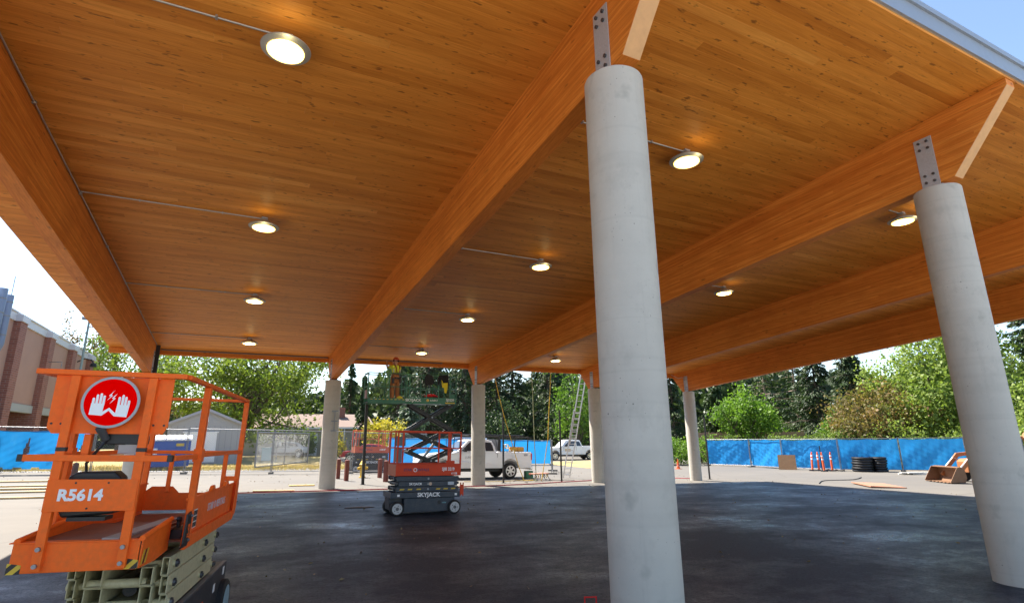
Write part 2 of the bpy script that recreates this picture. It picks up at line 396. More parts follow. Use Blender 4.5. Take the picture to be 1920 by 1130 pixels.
M_GREEN = mat('green_lift_paint', (.008,.13,.052), .4, 0, var=.12, dirt=.2, coat=.1)
M_RUBBER = mat('tyre_rubber', (.016,.016,.017), .75, 0, var=.2)
M_WHEEL = mat('wheel_grey', (.46,.47,.48), .42, .2, var=.08, dirt=.3)
M_BOLLARD = mat('maroon_bollard_paint', (.17,.035,.022), .55, 0, var=.12, dirt=.3)
M_YELLOW = mat('yellow_paint', (.70,.46,.05), .45, 0, var=.1, dirt=.25)
M_ALU = mat('aluminium', (.62,.62,.61), .32, .85, var=.1)
M_BOARD = mat('sawn_board', (.58,.42,.22), .7, 0, var=.18, scale=5)
M_GREYBOARD = mat('weathered_board', (.36,.32,.27), .75, 0, var=.25, scale=7, dirt=.3)
M_PLY = mat('plywood_sheet', (.34,.19,.09), .7, 0, var=.25, scale=4)
M_CONDUIT = mat('conduit_steel', (.42,.40,.37), .38, .7, var=.1)
M_HOSE = mat('red_hose', (.42,.03,.05), .5, 0, var=.1)
M_CORDY = mat('yellow_cord', (.62,.40,.03), .5, 0, var=.1)
M_CLAY = mat('foot_block', (.22,.20,.17), .9, 0, var=.25, scale=8)
M_DELIN = mat('orange_delineator', (.78,.13,.03), .5, 0, var=.1)
M_BHOE = mat('rusty_orange_loader', (.36,.135,.045), .7, 0, var=.25, scale=3, dirt=.8, rust=(.17,.09,.05,1))
M_BUCKET = mat('rusty_bucket_steel', (.22,.115,.06), .65, .3, var=.35, scale=4, dirt=.5)
GLASS = glassmat()
# ------------------------------------------------------------------ ground
def sheet(name, mat_, xs, ys, dz, label=None, kind='structure', inside=None):
    b = MB(); nx = len(xs)
    vs = [(x, y, gz(x, y) + dz) for y in ys for x in xs]
    fs = []
    for j in range(len(ys)-1):
        for i in range(nx-1):
            if inside and not inside((xs[i]+xs[i+1])/2, (ys[j]+ys[j+1])/2): continue
            fs.append((j*nx+i, j*nx+i+1, (j+1)*nx+i+1, (j+1)*nx+i))
    b.add(vs, fs); o = b.build(name, mat_, smooth=True); o['kind'] = kind
    if label: o['label'] = label
    return o
gx = [-900,-400,-150,-60,-35,-25,-20,-17,-15,-13.5,-12,0,12,24,24.7,25.5,26.5,28,30,33,40,60,90,150,400,900]
gy = [-600,-200,-60,-20,0,20,35,36,38,40,43,47,52,58,66,76,90,110,150,250,500,1200]
sheet('ground', M_OLD, gx, gy, 0.0, 'pale sunlit old pavement of the yard')
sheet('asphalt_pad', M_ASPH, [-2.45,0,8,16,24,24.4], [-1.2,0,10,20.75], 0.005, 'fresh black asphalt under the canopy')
sheet('bounce_apron', mat('pale_bounce_paving', (.42,.40,.36), .85, var=.12, scale=.5), [-40,-12,0,12,24,26,30,60], [-70,-30,-20,-10,-1.2], .004, 'unseen pale paving added in front of the canopy to bounce light')  # unseen pale ground added behind the camera, bounces sunlight up to ceiling and columns
random.seed(11)
def frange(a, b, s):
    n = max(1, int(round((b-a)/s))); return [a + (b-a)*i/n for i in range(n+1)]
sheet('dry_lawn', M_DRY, frange(-40, 8.0, 2), frange(39.0, 130, 3), 0.006, 'parched yellow lawn behind the wire fence')
sheet('verge', M_DRY, frange(24.5, 33.5, 1.5), frange(36.5, 46, 1.5), 0.008, 'dry grass strip behind the far columns')
sheet('field', mat('green_field_soil', (.13,.17,.05), .95, var=.35, scale=.4, bump=.5), frange(43.5, 140, 4), frange(-60, 140, 5), 0.006, 'rough green grass behind the blue screen fence')

# ------------------------------------------------------------------ canopy
CA, CB = 6.7386, -0.0791
zc = lambda y: CA + CB*y
BX = [3.226 + (k-2)*6.2138 for k in range(1, 6)]
YN, YF, XL, XR, YE0, YE1, BD, BW = 3.988, 22.384, -4.37, 23.4, 2.836, 24.02, 1.082, 0.112
canopy = thing('timber_canopy', 'large open timber canopy on round concrete columns over black asphalt', 'canopy')
def setmats_attr(me, tones):
    a = me.attributes.new('tone', 'FLOAT', 'POINT'); a.data.foreach_set('value', tones)
deck = MB().prism([(YE0, zc(YE0)+.034), (YE1, zc(YE1)+.034), (YE1, zc(YE1)+.33), (YE0, zc(YE0)+.33)], 'x', XL, XR).build('roof_deck', mat('deck_core', (.36,.20,.08), .7), canopy)
rows = int((YE1-YE0)/.1385); pw = (YE1-YE0)/rows
planks = []
rnd = random.Random(5)
for r in range(rows):
    x = XL - rnd.uniform(0, 4.5); y0 = YE0 + r*pw
    while x < XR:
        L = rnd.uniform(3.2, 6.4); a, b_ = max(x, XL), min(x+L, XR)
        if b_ - a > .05: planks.append((a, b_, y0, min(1, max(0, rnd.gauss(.5, .17))), rnd.uniform(-.0012, .0012)))
        x += L
def vis(p):
    c = Vector(((p[0]+p[1])/2, p[2], zc(p[2]))) - Vector((0,0,1.65)); d = c.dot(F_)
    if d < .5: return 0
    u, v = 1010*c.dot(R_)/d, 1010*c.dot(U_)/d
    if abs(u) > 1250 or abs(v) > 760: return 0
    return (p[1]-p[0]) * c.z / c.length**3
planks.sort(key=vis, reverse=True)
def plank_geo(b, p):
    a, b_, y0, tone, dz = p; g = .0012; y1 = y0+pw-g; y0 += g; a += g; b_ -= g; c = .0018
    z0, z1 = zc(y0)+dz, zc(y1)+dz
    b.add([(a,y0,z0+c),(b_,y0,z0+c),(b_,y0+c,z0),(a,y0+c,z0),(b_,y1-c,z1),(a,y1-c,z1),(b_,y1,z1+c),(a,y1,z1+c),
           (a,y0,z0+.032),(b_,y0,z0+.032),(b_,y1,z1+.032),(a,y1,z1+.032)],
          [(0,1,2,3),(3,2,4,5),(5,4,6,7),(0,8,9,1),(7,6,10,11),(8,11,10,9),(0,3,5,7,11,8),(1,9,10,6,4,2)])
for p in planks[:295]:
    b = MB(); plank_geo(b, p); o = b.build('plank', M_DECK, deck); setmats_attr(o.data, [p[3]]*len(o.data.vertices))
b = MB(); tones = []
for p in planks[295:]:
    n0 = len(b.v); plank_geo(b, p); tones += [p[3]]*(len(b.v)-n0)
o = b.build('planks_beyond', M_DECK, deck); setmats_attr(o.data, tones); o['kind'] = 'stuff'
# metal fascia round the roof edge
def fasc(name, poly_or_box): return poly_or_box.build(name, M_FASCIA, canopy)
fasc('fascia', MB().box(XL-.03, XR+.03, YE0-.03, YE0, zc(YE0)+.055, zc(YE0)+.30))
fasc('fascia', MB().box(XL-.06, XR+.06, YE0-.06, YE0+.05, zc(YE0)+.302, zc(YE0)+.385))
fasc('fascia', MB().box(XL-.03, XR+.03, YE1, YE1+.03, zc(YE1)+.055, zc(YE1)+.37))
for x0, x1 in ((XL-.03, XL), (XR, XR+.03)):
    fasc('fascia', MB().prism([(YE0, zc(YE0)+.055), (YE1, zc(YE1)+.055), (YE1, zc(YE1)+.37), (YE0, zc(YE0)+.37)], 'x', x0, x1))
xs_ = [XL] + [v for x in BX for v in (x-BW, x+BW)] + [XR]
for i in range(0, len(xs_), 2):
    MB().box(xs_[i]+.002, xs_[i+1]-.002, 23.30, 23.385, zc(23.385)-.205, zc(23.385)-.002).build('rim_board', M_BEAM, canopy)
def zb(y): return zc(y) - BD
for k, x in enumerate(BX):
    yb0, yb1 = 3.68, 22.70; yt1 = 23.39
    prof = [(YE0+.012, zc(YE0+.012)-.002), (YE0+.012, zc(YE0)-.10), (yb0, zb(yb0)), (yb1, zb(yb1)), (yt1, zc(yt1)-.20), (yt1, zc(yt1)-.002)]
    bm_ = MB().prism(prof, 'x', x-BW, x+BW).build('beam', M_BEAM, canopy, bevel=.004)
    # light cut end grain, a thin slice on the slanted near end
    p0, p1 = Vector((0, YE0+.012, zc(YE0)-.10)), Vector((0, yb0, zb(yb0))); dd = (p1-p0).normalized(); nn = Vector((0, dd.z, -dd.y)) * .004
    a, c = p0 + dd*.004, p1 - dd*.004
    MB().prism([(a.y, a.z), (c.y, c.z), (c.y+nn.y, c.z+nn.z), (a.y+nn.y, a.z+nn.z)], 'x', x-BW+.003, x+BW-.003).build('cut_end', M_ENDGRAIN, bm_)
    p0, p1 = Vector((0, yb1, zb(yb1))), Vector((0, yt1, zc(yt1)-.20)); dd = (p1-p0).normalized(); nn = Vector((0, -dd.z, dd.y)) * -.004
    for (yc, top) in ((YN, 5.279), (YF, 3.846)):
        # concrete column with a slightly rounded rim
        g = gz(x, yc)
        pr = [(.305, g-.12), (.305, top-.03), (.298, top-.012), (.285, top), (.001, top)]
        col_ = MB().lathe(pr, 56, (x, yc, 0)).build('column', M_CONC, canopy, smooth=True)
        MB().box(x-.17, x+.17, yc-.17, yc+.17, top+.001, top+.026).build('base_plate', M_PLATE, canopy)
        for s in (-1, 1):
            xa = x + s*(BW+.001); xb_ = xa + s*.013
            z0 = top+.027; z1 = zb(yc)+.81
            pl = MB().box(min(xa,xb_), max(xa,xb_), yc-.125, yc+.125, z0, z1).build('steel_plate', M_PLATE, canopy, bevel=.003)
            for dy, zz in ((-.06, z1-.07), (.055, z1-.07), (-.06, z1-.185), (.055, z1-.185), (-.06, z0+.10), (.055, z0+.10), (-.06, z0+.215), (.055, z0+.215)):
                MB().tube((xb_, yc+dy, zz), (xb_+s*.022, yc+dy, zz), .021, 6).build('bolt', M_BOLT, pl)
# conduit ladder bracket and small boxes on the far columns
b = MB(); x, yc = BX[1], YF
a0 = math.radians(-78); cx, cy = x+.31*math.cos(a0), yc+.31*math.sin(a0)
b.tube((cx+.02,cy-.04,1.90), (cx+.02,cy-.04,2.68), .016)
for z in (1.92, 2.28, 2.66): b.bar((cx-.10,cy-.02,z), (cx+.14,cy+.0,z), .05, .045)
b.build('conduit_bracket', M_GALV, canopy)
b = MB(); x, yc = BX[3], YF
for z in (2.02, 2.22, 2.42): b.tube((x+.27,yc-.14,z), (x+.33,yc-.16,z), .022, 6)
b.build('anchor_bolts', M_GALV, canopy)
b = MB(); x, yc = BX[0], YF
b.box(x+.02, x+.20, yc-.37, yc-.305, 1.15, 1.36); b.tube((x+.11,yc-.34,0.1),(x+.11,yc-.34,1.15),.014); b.build('junction_box', M_GALV, canopy)

# ------------------------------------------------------------------ ceiling lights and conduit
M_LENS = emit('lamp_lens', (1,.86,.56,1), 9.0)
M_TRIM = mat('lamp_trim', (.36,.36,.34), .45, .3, var=.05)
M_INNER = emit('lamp_reflector', (1,.62,.12,1), 2.2)
lamp0 = None
order = {0: 'left bay beside the outer beam', 1: 'bay right of the nearest tall column beam', 2: 'third bay from the left'}
dist_words = ['nearest', 'second', 'third', 'farthest']
for bi, lx in enumerate((.08, 6.30, 12.52)):
    for yi, ly in enumerate((6.02, 11.02, 15.85, 20.78)):
        lab = '%s round lit ceiling lamp in the %s' % (dist_words[yi], ['left bay beside the outer beam', 'middle bay between second and third beams', 'right bay between third and fourth beams'][bi])
        zl = zc(ly) - .215
        if lamp0 is None:
            t = thing('ceiling_lamp', lab, 'ceiling lamp', (lx, ly, zl), 0, 'round ceiling lamps under the deck'); lamp0 = t
            MB().lathe([(.205,.0),(.212,.004),(.275,.022),(.278,.034),(.268,.046),(.17,.10),(.10,.125),(.085,.16),(.001,.16)], 36).build('housing', M_TRIM, t, smooth=True)
            MB().lathe([(.001,-.012),(.165,-.010),(.170,-.004)], 32).build('lens', M_LENS, t, smooth=True)
            MB().lathe([(.170,-.006),(.203,-.012),(.206,.004),(.170,.004)], 32).build('lens_rim', M_INNER, t, smooth=True)
            MB().tube((0,0,.155), (0,0,.192), .014).build('stem', M_CONDUIT, t)
            MB().box(-.055,.055,-.055,.055,.190,.2145).build('junction_box', M_PLATE, t)
            ld = bpy.data.lights.new('glow', 'POINT'); ld.energy = .55; ld.color = (1,.80,.38); ld.shadow_soft_size = .05
            lo = bpy.data.objects.new('glow', ld); COL.objects.link(lo); lo.parent = t; lo.location = (.0,-.30,-.03)
        else: dup(lamp0, lab, loc=(lx, ly, zl))
        xa = BX[bi] + BW + .01; z = zc(ly) - .018
        b = MB(); b.tube((xa, ly, z), (lx-.05, ly, z-.006), .0125)
        for q in (.3, .75): b.box(xa+(lx-xa)*q-.012, xa+(lx-xa)*q+.012, ly-.03, ly+.03, z-.016, z+.012)
        b.build('conduit', M_CONDUIT, label='thin steel conduit running from beam to %s ceiling lamp of the %s bay' % (dist_words[yi], ['left','middle','right'][bi]), cat='conduit', group='conduits feeding the ceiling lamps')
b = MB(); x = BX[0]+BW+.022
b.path([(x, y, zc(y)-.022) for y in (3.1, 8, 14, 20, 23.1)], .0135, 6)
for y in (3.6, 5.9, 8.5, 11.1, 13.5, 15.9, 18.4, 20.8): b.box(x-.022, x+.022, y-.02, y+.02, zc(y)-.042, zc(y)-.001)
b.build('conduit', M_CONDUIT, label='long steel conduit in the corner of ceiling and outer left beam', cat='conduit')
for i, (x0, x1) in enumerate(((BX[0]+.2, BX[1]-.16), (BX[1]+.2, BX[2]-1.4))):
    MB().tube((x0, 23.265, zc(23.26)-.03), (x1, 23.265, zc(23.26)-.03), .022).build('conduit', M_GALV, label='grey conduit along the far rim board, %s bay' % ['left','middle'][i], cat='conduit')
x = BX[4]-BW-.03
MB().path([(x-.25,23.2,zc(23.2)-.05),(x-.02,22.9,zc(22.9)-.30),(x-.02,22.6,zc(22.6)-.30),(x-.02,22.5,zc(22.5)-.36),(x-.02,22.48,3.95)], .013).build('conduit', M_CONDUIT, label='bent steel conduit down the beam beside the far right column', cat='conduit')
b = MB(); x = BX[0]+BW
b.box(x+.005, x+.12, 22.62, 22.74, 3.4, zc(22.7)-.02); b.build('downpipe', M_BLACKSTEEL, label='dark square downpipe beside the far end of the left beam', cat='downpipe')
# ------------------------------------------------------------------ foreground scissor lift (x = away from camera, -y = right, z = up)
rzL = math.atan2(.985, .175)
LM = ground_matrix(-.784, 4.2305, rzL)
lift = thing('scissor_lift', 'large orange scissor lift with cream arms and round red hand sign, nearest the camera', 'scissor lift', matrix=LM)
def Y(t): return -t
def P(name, b, m=M_ORANGE, parent=lift, bevel=.004, smooth=False, label=None):
    o = b.build(name, m, parent, smooth=smooth, bevel=bevel)
    if label: o['label'] = label
    return o
# front end frame
for t in (-.21, .215):
    po = P('post', MB().box(-.034, -.001, Y(t)-.025, Y(t)+.025, .945, 2.071))
    for z in (.975, 1.065): MB().tube((-.034, Y(t), z), (-.048, Y(t), z), .013, 8).build('bolt', M_GALV, po)
P('top_rail', MB().box(-.038, .006, Y(.408), Y(-.423), 2.072, 2.104))
P('mid_rail', MB().box(-.036, -.002, Y(.372), Y(-.398), 1.553, 1.592))
for t in (-.404, .384): MB().box(-.037, -.001, Y(t)-.014, Y(t)+.014, 1.5515, 1.5935).build('rail_end_cap', M_BLACK, lift)
for t in (-.21, .215): MB().box(-.0345, -.0005, Y(t)-.0255, Y(t)+.0255, 1.612, 1.636).build('post_joint', M_BLACK, lift)
pan = P('sign_board', MB().prism([(Y(-.325),2.071),(Y(.328),2.071),(Y(.333),1.768),(Y(.310),1.72),(Y(-.29),1.716),(Y(-.320),1.75)], 'x', .0, .006), bevel=0)
for t in (-.30, -.25, .25, .31):
    MB().tube((-.002, Y(t), 1.775), (0, Y(t), 1.775), .007, 8).build('rivet', M_BLACK, pan)
pl = P('number_plate', MB().box(-.041, -.035, Y(.235), Y(-.235), 1.268, 1.450), bevel=.002)
text('R5614', .088, M_LETTER, pl, frame((-.0425, Y(-.055), 1.358), (0,-1,.0), (0,0,1)), shear=0.0, xs=1.02, font_bold=.0035)
for t, z in ((-.09,1.43), (.08,1.43), (-.01,1.285)): MB().tube((-.043,Y(t),z),(-.0405,Y(t),z),.006,8).build('rivet', M_BLACK, pl)
# extension deck tray
kp = P('kick_plate', MB().box(-.0, .012, Y(.292), Y(-.352), .932, 1.092))
P('deck_lip', MB().box(-.004, .06, Y(.30), Y(-.37), 1.0925, 1.0985), bevel=0)
for t, zz in ((.262, .965), (-.325, .96)):
    MB().prism([(Y(t)-.034, zz-.03), (Y(t)+.034, zz-.03), (Y(t)+.034, zz+.03), (Y(t)-.034, zz+.018)], 'x', -.0025, -.0005).build('warning_patch', hazard(), kp)
for t in (-.335, .300):
    b = MB().prism([(.012,.935),(.30,.925),(.56,.945),(.56,1.135),(.012,1.094)], 'y', Y(t)-.004, Y(t)+.004)
    sw = P('side_wall', b, bevel=0)
    P('side_tube', MB().tube((.0, Y(t), 1.105), (.56, Y(t), 1.148), .017, 10), bevel=0, smooth=True)
    if t > 0:
        for k in range(3): MB().prism([(.02+k*.035,.95),(.04+k*.035,.95),(.075+k*.035,1.03),(.055+k*.035,1.03)], 'y', Y(t)-.0065, Y(t)-.0045).build('warning_stripe', mat('hazard_yellow', (.62,.42,.03), .45) if k != 1 else M_BLACK, sw)
P('extension_floor', MB().box(.012, 1.0, Y(.294), Y(-.329), 1.066, 1.076), M_DECKPLATE, bevel=0)
# black pivot bracket with logo letters
bk = P('slide_bracket', MB().prism([(.37,.975),(.52,.975),(.545,1.0),(.545,1.17),(.52,1.20),(.44,1.185),(.415,1.0)], 'y', Y(.4305), Y(.4185)), M_BLACK, bevel=.002)
text('JLG', .062, M_ORANGE, bk, frame((.496, Y(.4325), 1.075), (0,0,1), (-1,0,0)), xs=1.0, font_bold=.002)
for z in (1.01, 1.17): MB().tube((.523, Y(.4305), z), (.523, Y(.441), z), .010, 8).build('bolt', M_GALV, bk)
# main deck
for s in (-1, 1):
    side = P('side_panel', MB().box(.545, 2.235, min(s*.385,s*.392), max(s*.385,s*.392), 1.032, 1.268), bevel=.002)
    P('lower_channel', MB().prism([(.53,.945),(2.16,.945),(2.235,1.0),(2.235,1.03),(.53,1.03)], 'y', min(s*.386,s*.418), max(s*.386,s*.418)), bevel=.003)
    P('panel_cap', MB().box(.545, 2.235, min(s*.372,s*.400), max(s*.372,s*.400), 1.2685, 1.283), bevel=.003)
    if s < 0:
        text('STAR O RENTALS', .085, mat('faded_lettering', (.72,.62,.66), .5), side, frame((1.50, -.3945, 1.155), (1,0,0), (0,0,1)), font_bold=.001)
        gr = MB().box(.64, .85, -.3945, -.3925, 1.055, 1.185).build('decal', M_LETTER, side)
        for i in range(4):
            for j in range(3):
                MB().box(.65+i*.05, .69+i*.05, -.3962, -.3948, 1.062+j*.041, 1.095+j*.041).build('decal_square', M_BLACK, gr)
        b = MB()
        for sx0 in (1.2, 1.75): b.prism([(sx0,1.2832),(sx0+.16,1.2832),(sx0+.12,1.322),(sx0+.05,1.318)], 'y', -.398, -.374)
        P('rail_socket', b, bevel=.002)
P('deck_floor', MB().box(.55, 2.23, -.384, .384, .9935, 1.004), M_DECKPLATE, bevel=0)
P('rear_panel', MB().prism([(.40,1.032),(.40,1.20),(.34,1.25),(.16,1.25),(.10,1.19),(-.24,1.19),(-.30,1.25),(-.40,1.25),(-.40,1.032)], 'x', 2.236, 2.243), bevel=0)
P('corner_gusset', MB().prism([(2.10,.95),(2.235,1.0),(2.262,1.06),(2.262,1.27),(2.22,1.34),(2.15,1.30)], 'y', -.4245, -.419), bevel=0)
for (s, y, z0) in ((.575,-.405,1.0),(.575,.405,1.0),(2.215,-.405,1.0),(2.215,.405,1.0)):
    w_ = .03 if s < 1 else .022
    po = P('post', MB().box(s-w_, s+w_, y-.022, y+.022, z0+.031, 2.071))
    if s < 1: MB().box(s-w_-.006, s+w_+.006, y-.029, y+.029, 1.535, 1.625).build('collar', M_ORANGE, po)
for y in (-.405, .405):
    P('top_rail', MB().box(.007, 2.24, y-.02, y+.02, 2.0725, 2.1035), bevel=.005)
    P('mid_rail', MB().box(-.0, .545, y-.016-(.01 if y>0 else -.01), y+.016-(.01 if y>0 else -.01), 1.556, 1.589), bevel=.004)
    P('mid_rail', MB().box(.605, 2.19, y-.016, y+.016, 1.565, 1.598), bevel=.004)
P('top_rail', MB().box(2.197, 2.238, -.384, .384, 2.074, 2.102))
# entry gate at the rear
P('gate_rail', MB().box(2.195, 2.225, -.384, .383, 1.556, 1.588))
P('gate_post', MB().box(2.193, 2.227, -.30, -.262, 1.20, 1.5555)); P('gate_post', MB().box(2.193, 2.227, .18, .215, 1.20, 1.5555))
P('gate_link', MB().box(2.198, 2.222, -.384, -.301, 1.30, 1.345), bevel=.002)
for z in (1.28, 1.47):
    hg = MB().box(.606, .640, .372, .382, z-.05, z+.05); hg.box(.641, .676, .372, .382, z-.05, z+.05); hg.tube((.6405,.377,z-.055),(.6405,.377,z+.055),.008,8)
    P('hinge', hg, M_GALV, bevel=0)
# controls: black console with joystick and cable, toolbox behind the plate
cb = P('control_box', MB().prism([(.02,1.655),(.20,1.655),(.20,1.70),(.14,1.755),(.04,1.765),(.02,1.74)], 'y', Y(.185), Y(-.02)), M_BLACK, bevel=.006)
MB().tube((.01,Y(.0),1.685),(-.03,Y(-.015),1.735),.022,10).tube((-.03,Y(-.015),1.735),(-.045,Y(-.022),1.755),.027,10).build('joystick', mat('grey_rubber', (.06,.065,.07), .6), cb, smooth=True)
MB().path([(.012,Y(.0),1.675),(-.005,Y(-.02),1.63),(.02,Y(-.06),1.58),(.03,Y(-.085),1.54),(.05,Y(-.08),1.47)], .009, 6).build('cable', M_BLACK, cb, smooth=True)
P('control_hook', MB().box(.012,.05,Y(-.10)-.02,Y(-.10)+.02,1.553,1.715), bevel=.003)
MB().box(.03,.16,Y(.175),Y(.07),1.60,1.652).build('control_label', mat('grey_label', (.42,.38,.36), .6), cb)
tb = P('manual_box', MB().prism([(Y(.11),1.245),(Y(-.165),1.225),(Y(-.185),1.26),(Y(-.165),1.46),(Y(-.13),1.488),(Y(.07),1.492),(Y(.115),1.455)], 'x', .035, .16), M_BLACK, bevel=.012)
MB().box(.03,.155,Y(.07),Y(-.13),1.206,1.228).build('box_lip', M_BLACK, tb)
P('bracket', MB().box(.0,.03,Y(-.245),Y(-.195),1.17,1.27), bevel=.003)
# guard rail wiring clamp & footswitch on the deck
fs = P('foot_switch', MB().prism([(.62,1.0045),(.80,1.0045),(.80,1.03),(.74,1.075),(.66,1.06)], 'y', -.36, -.25), M_BLACK, bevel=.006)
MB().tube((.72,-.31,1.06),(.72,-.31,1.11),.014,8).ball((.72,-.31,1.125),.022,8).build('pedal_guard', M_BLACK, fs, smooth=True)
# cream scissor stack: hollow rectangular tubes with pins
def hollow(b, x0, x1, y0, y1, z0, z1, t=.006):
    b.box(x0,x1,y0,y1,z0,z0+t).box(x0,x1,y0,y1,z1-t,z1).box(x0,x1,y0,y0+t,z0+t,z1-t).box(x0,x1,y1-t,y1,z0+t,z1-t)
zl = [.530, .655, .780]
for li, z0 in enumerate(zl):
    off = [.06, .03, 0.0][li]
    for (t0, t1, dx) in ((.285,.332,0), (-.215,-.262,0), (.17,.245,-.02), (-.05,-.155,-.02)):
        b = MB(); hollow(b, .555+off+dx, 1.97-off*.4, Y(max(t0,t1)), Y(min(t0,t1)), z0+(0 if dx == 0 else -.055), z0+.117+(0 if dx == 0 else -.055))
        P('scissor_arm', b, M_CREAM, bevel=.003)
    for s, tt in ((.665, .36), (1.50, .36), (1.93,.36)):
        pin = MB().tube((s, Y(-.29), z0+.06), (s, Y(tt-.012), z0+.06), .024, 12)
        pn = P('pin', pin, M_CREAM, bevel=0, smooth=True)
        MB().tube((s, Y(tt-.012), z0+.06), (s, Y(tt+.002), z0+.06), .027, 12).tube((s, Y(tt+.002), z0+.06), (s, Y(tt+.010), z0+.06), .012, 8).build('pin_cap', M_BOLT, pn)
P('cross_tube', MB().tube((.60,Y(-.15),.735),(.60,Y(.20),.735),.030,14), M_CREAM, bevel=0, smooth=True)
P('scissor_floor', MB().box(.62, 1.9, Y(.16), Y(-.04), .53, .60), M_CREAM)
P('lift_cylinder', MB().tube((.75,Y(.06),.66),(1.8,Y(.06),.78),.045,14), M_CHAR, bevel=0, smooth=True)
# chassis
ch = P('chassis', MB().prism([(.40,.10),(2.38,.10),(2.48,.30),(2.47,.515),(.40,.515)], 'y', -.375, .375), M_CHAR, bevel=.012)
MB().box(.41, 2.455, -.374, -.34, .5155, .523).build('chassis_ledge', mat('scuffed_grey_steel', (.17,.17,.18), .5, .3, var=.3, dirt=.4), ch)
text('JLG', .13, mat('pale_logo', (.42,.47,.60), .5), ch, frame((1.05, -.3765, .37), (1,0,.0), (0,0,1)), font_bold=.004)
MB().prism([(.55,.12),(1.25,.12),(1.60,.36),(1.5,.36)], 'y', -.3775, -.3755).build('swoosh_decal', M_ORANGE, ch)
for x0, z0 in ((1.95,.34),(2.30,.42)): MB().box(x0, x0+.07, -.3775, -.3755, z0, z0+.07).build('decal', M_LETTER, ch)
for s in (.62, 2.33):
    for y in (-.385, .385):
        wh = MB().lathe([(.001,-.05),(.17,-.05),(.188,-.035),(.188,.035),(.17,.05),(.001,.05)], 28, (s, y, .188), 'y').build('wheel', M_RUBBER, lift, smooth=True)
        sg = -1 if y < 0 else 1
        MB().lathe([(.001,.052),(.135,.052),(.14,.046)] if sg > 0 else [(.14,-.046),(.135,-.052),(.001,-.052)], 24, (s, y, .188), 'y').build('rim', mat('pale_blue_rim', (.30,.45,.52), .4, .1), wh, smooth=True)
# round warning sign
sg_ = MB().lathe([(.001,-.004),(.158,-.004),(.158,.004),(.001,.004)], 64).build('warning_sign', M_SIGNGREY, lift); sg_.matrix_local = frame((-.060, Y(.014), 1.909), (0,-1,0), (0,0,1))
MB().lathe([(.001,.0042),(.1425,.0042),(.1425,.0052),(.001,.0052)], 64).build('sign_face', M_SIGNRED, sg_)
k = .158/232.0
def pxy(pts): return [((x-803)*k, (275-y)*k) for x, y in pts]
def finger(x0, x1, top, bot):
    r = (x1-x0)/2; c = (x0+x1)/2
    return [(x0,bot)] + [(c-r*math.cos(PI*i/6), top+r-r*math.sin(PI*i/6)) for i in range(7)] + [(x1,bot)]
b = MB()
for f_ in ((657,677,238,292),(684,704,208,292),(712,732,197,292),(737,757,216,292),(859,879,224,300),(887,907,206,300),(912,932,222,300),(938,958,254,300)):
    b.prism(pxy(finger(*f_)), 'z', .0053, .0062)
b.prism(pxy([(654,288),(757,288),(752,362),(800,325),(855,372),(859,297),(958,297),(949,406),(848,400),(800,352),(752,397),(650,390)]), 'z', .0053, .0061)
b.build('hands_symbol', M_SIGNWHITE, sg_)
b = MB(); b.prism(pxy([(820,168),(780,218),(797,222),(770,262),(812,215),(798,211)]), 'z', .0053, .0061).prism(pxy([(846,194),(806,240),(822,244),(796,290),(838,240),(823,235)]), 'z', .0053, .0061)
b.build('lightning_symbol', M_SIGNWHITE, sg_)
# planks lying on its deck: things of their own
def rel(p): return LM @ Vector(p)
lb = MB().box(0, .95, -.048, .048, 0, .03).build('board', M_GREYBOARD, bevel=.003, label='grey weathered board lying along the nearest orange lift platform', cat='board')
lb.matrix_world = LM @ Matrix.Translation((.03, -.12, 1.0775)) @ Matrix.Rotation(math.radians(-5), 4, 'Z')
lb = MB().box(0, .85, -.028, .028, 0, .016).build('board', M_DECKPLATE, bevel=.002, label='thin brown board beside the grey board on the nearest lift platform', cat='board')
lb.matrix_world = LM @ Matrix.Translation((.10, -.205, 1.0775)) @ Matrix.Rotation(math.radians(-3), 4, 'Z')

# ------------------------------------------------------------------ smaller scissor lifts (x = length, -y faces the camera)
def wheels(root, xs, y, r, wd):
    for x in xs:
        for s in (-1, 1):
            wv = MB().lathe([(.001,-wd/2),(r*.9,-wd/2),(r,-wd/2+.02),(r,wd/2-.02),(r*.9,wd/2),(.001,wd/2)], 28, (x, s*y, r), 'y').build('wheel', M_RUBBER, root, smooth=True)
            e = s*(wd/2+.003); f_ = s*(wd/2-.02)
            pr = [(.001,e),(r*.74,e),(r*.78,f_)] if s > 0 else [(r*.78,f_),(r*.74,e),(.001,e)]
            rm = MB().lathe(pr, 24, (x, s*y, r), 'y').build('rim', M_WHEEL, wv, smooth=True)
            hb = MB().tube((x, s*y+e, r), (x, s*y+e+s*.012, r), r*.24, 12)
            for q in range(5): hb.tube((x+r*.45*math.cos(q*1.257), s*y+e, r+r*.45*math.sin(q*1.257)), (x+r*.45*math.cos(q*1.257), s*y+e+s*.008, r+r*.45*math.sin(q*1.257)), r*.075, 6)
            hb.build('hub', M_BOLT, wv)
def railing(root, m, x0, x1, y, zt, zm, z0, posts, r=.019):
    for s in (-1, 1):
        MB().bar((x0,s*y,zt), (x1,s*y,zt), 2*r, 2*r).build('top_rail', m, root, bevel=.004)
        MB().bar((x0,s*y,zm), (x1,s*y,zm), 1.5*r, 1.5*r).build('mid_rail', m, root)
        for x in posts: MB().bar((x,s*(y-.001),z0), (x,s*(y-.001),zt-r), 1.9*r, 1.9*r, (0,1,0)).build('post', m, root)
    for x in (x0, x1):
        MB().bar((x,-y+r,zt), (x,y-r,zt), 1.9*r, 1.9*r).build('top_rail', m, root)
        MB().bar((x,-y+r,zm), (x,y-r,zm), 1.4*r, 1.4*r).build('mid_rail', m, root)
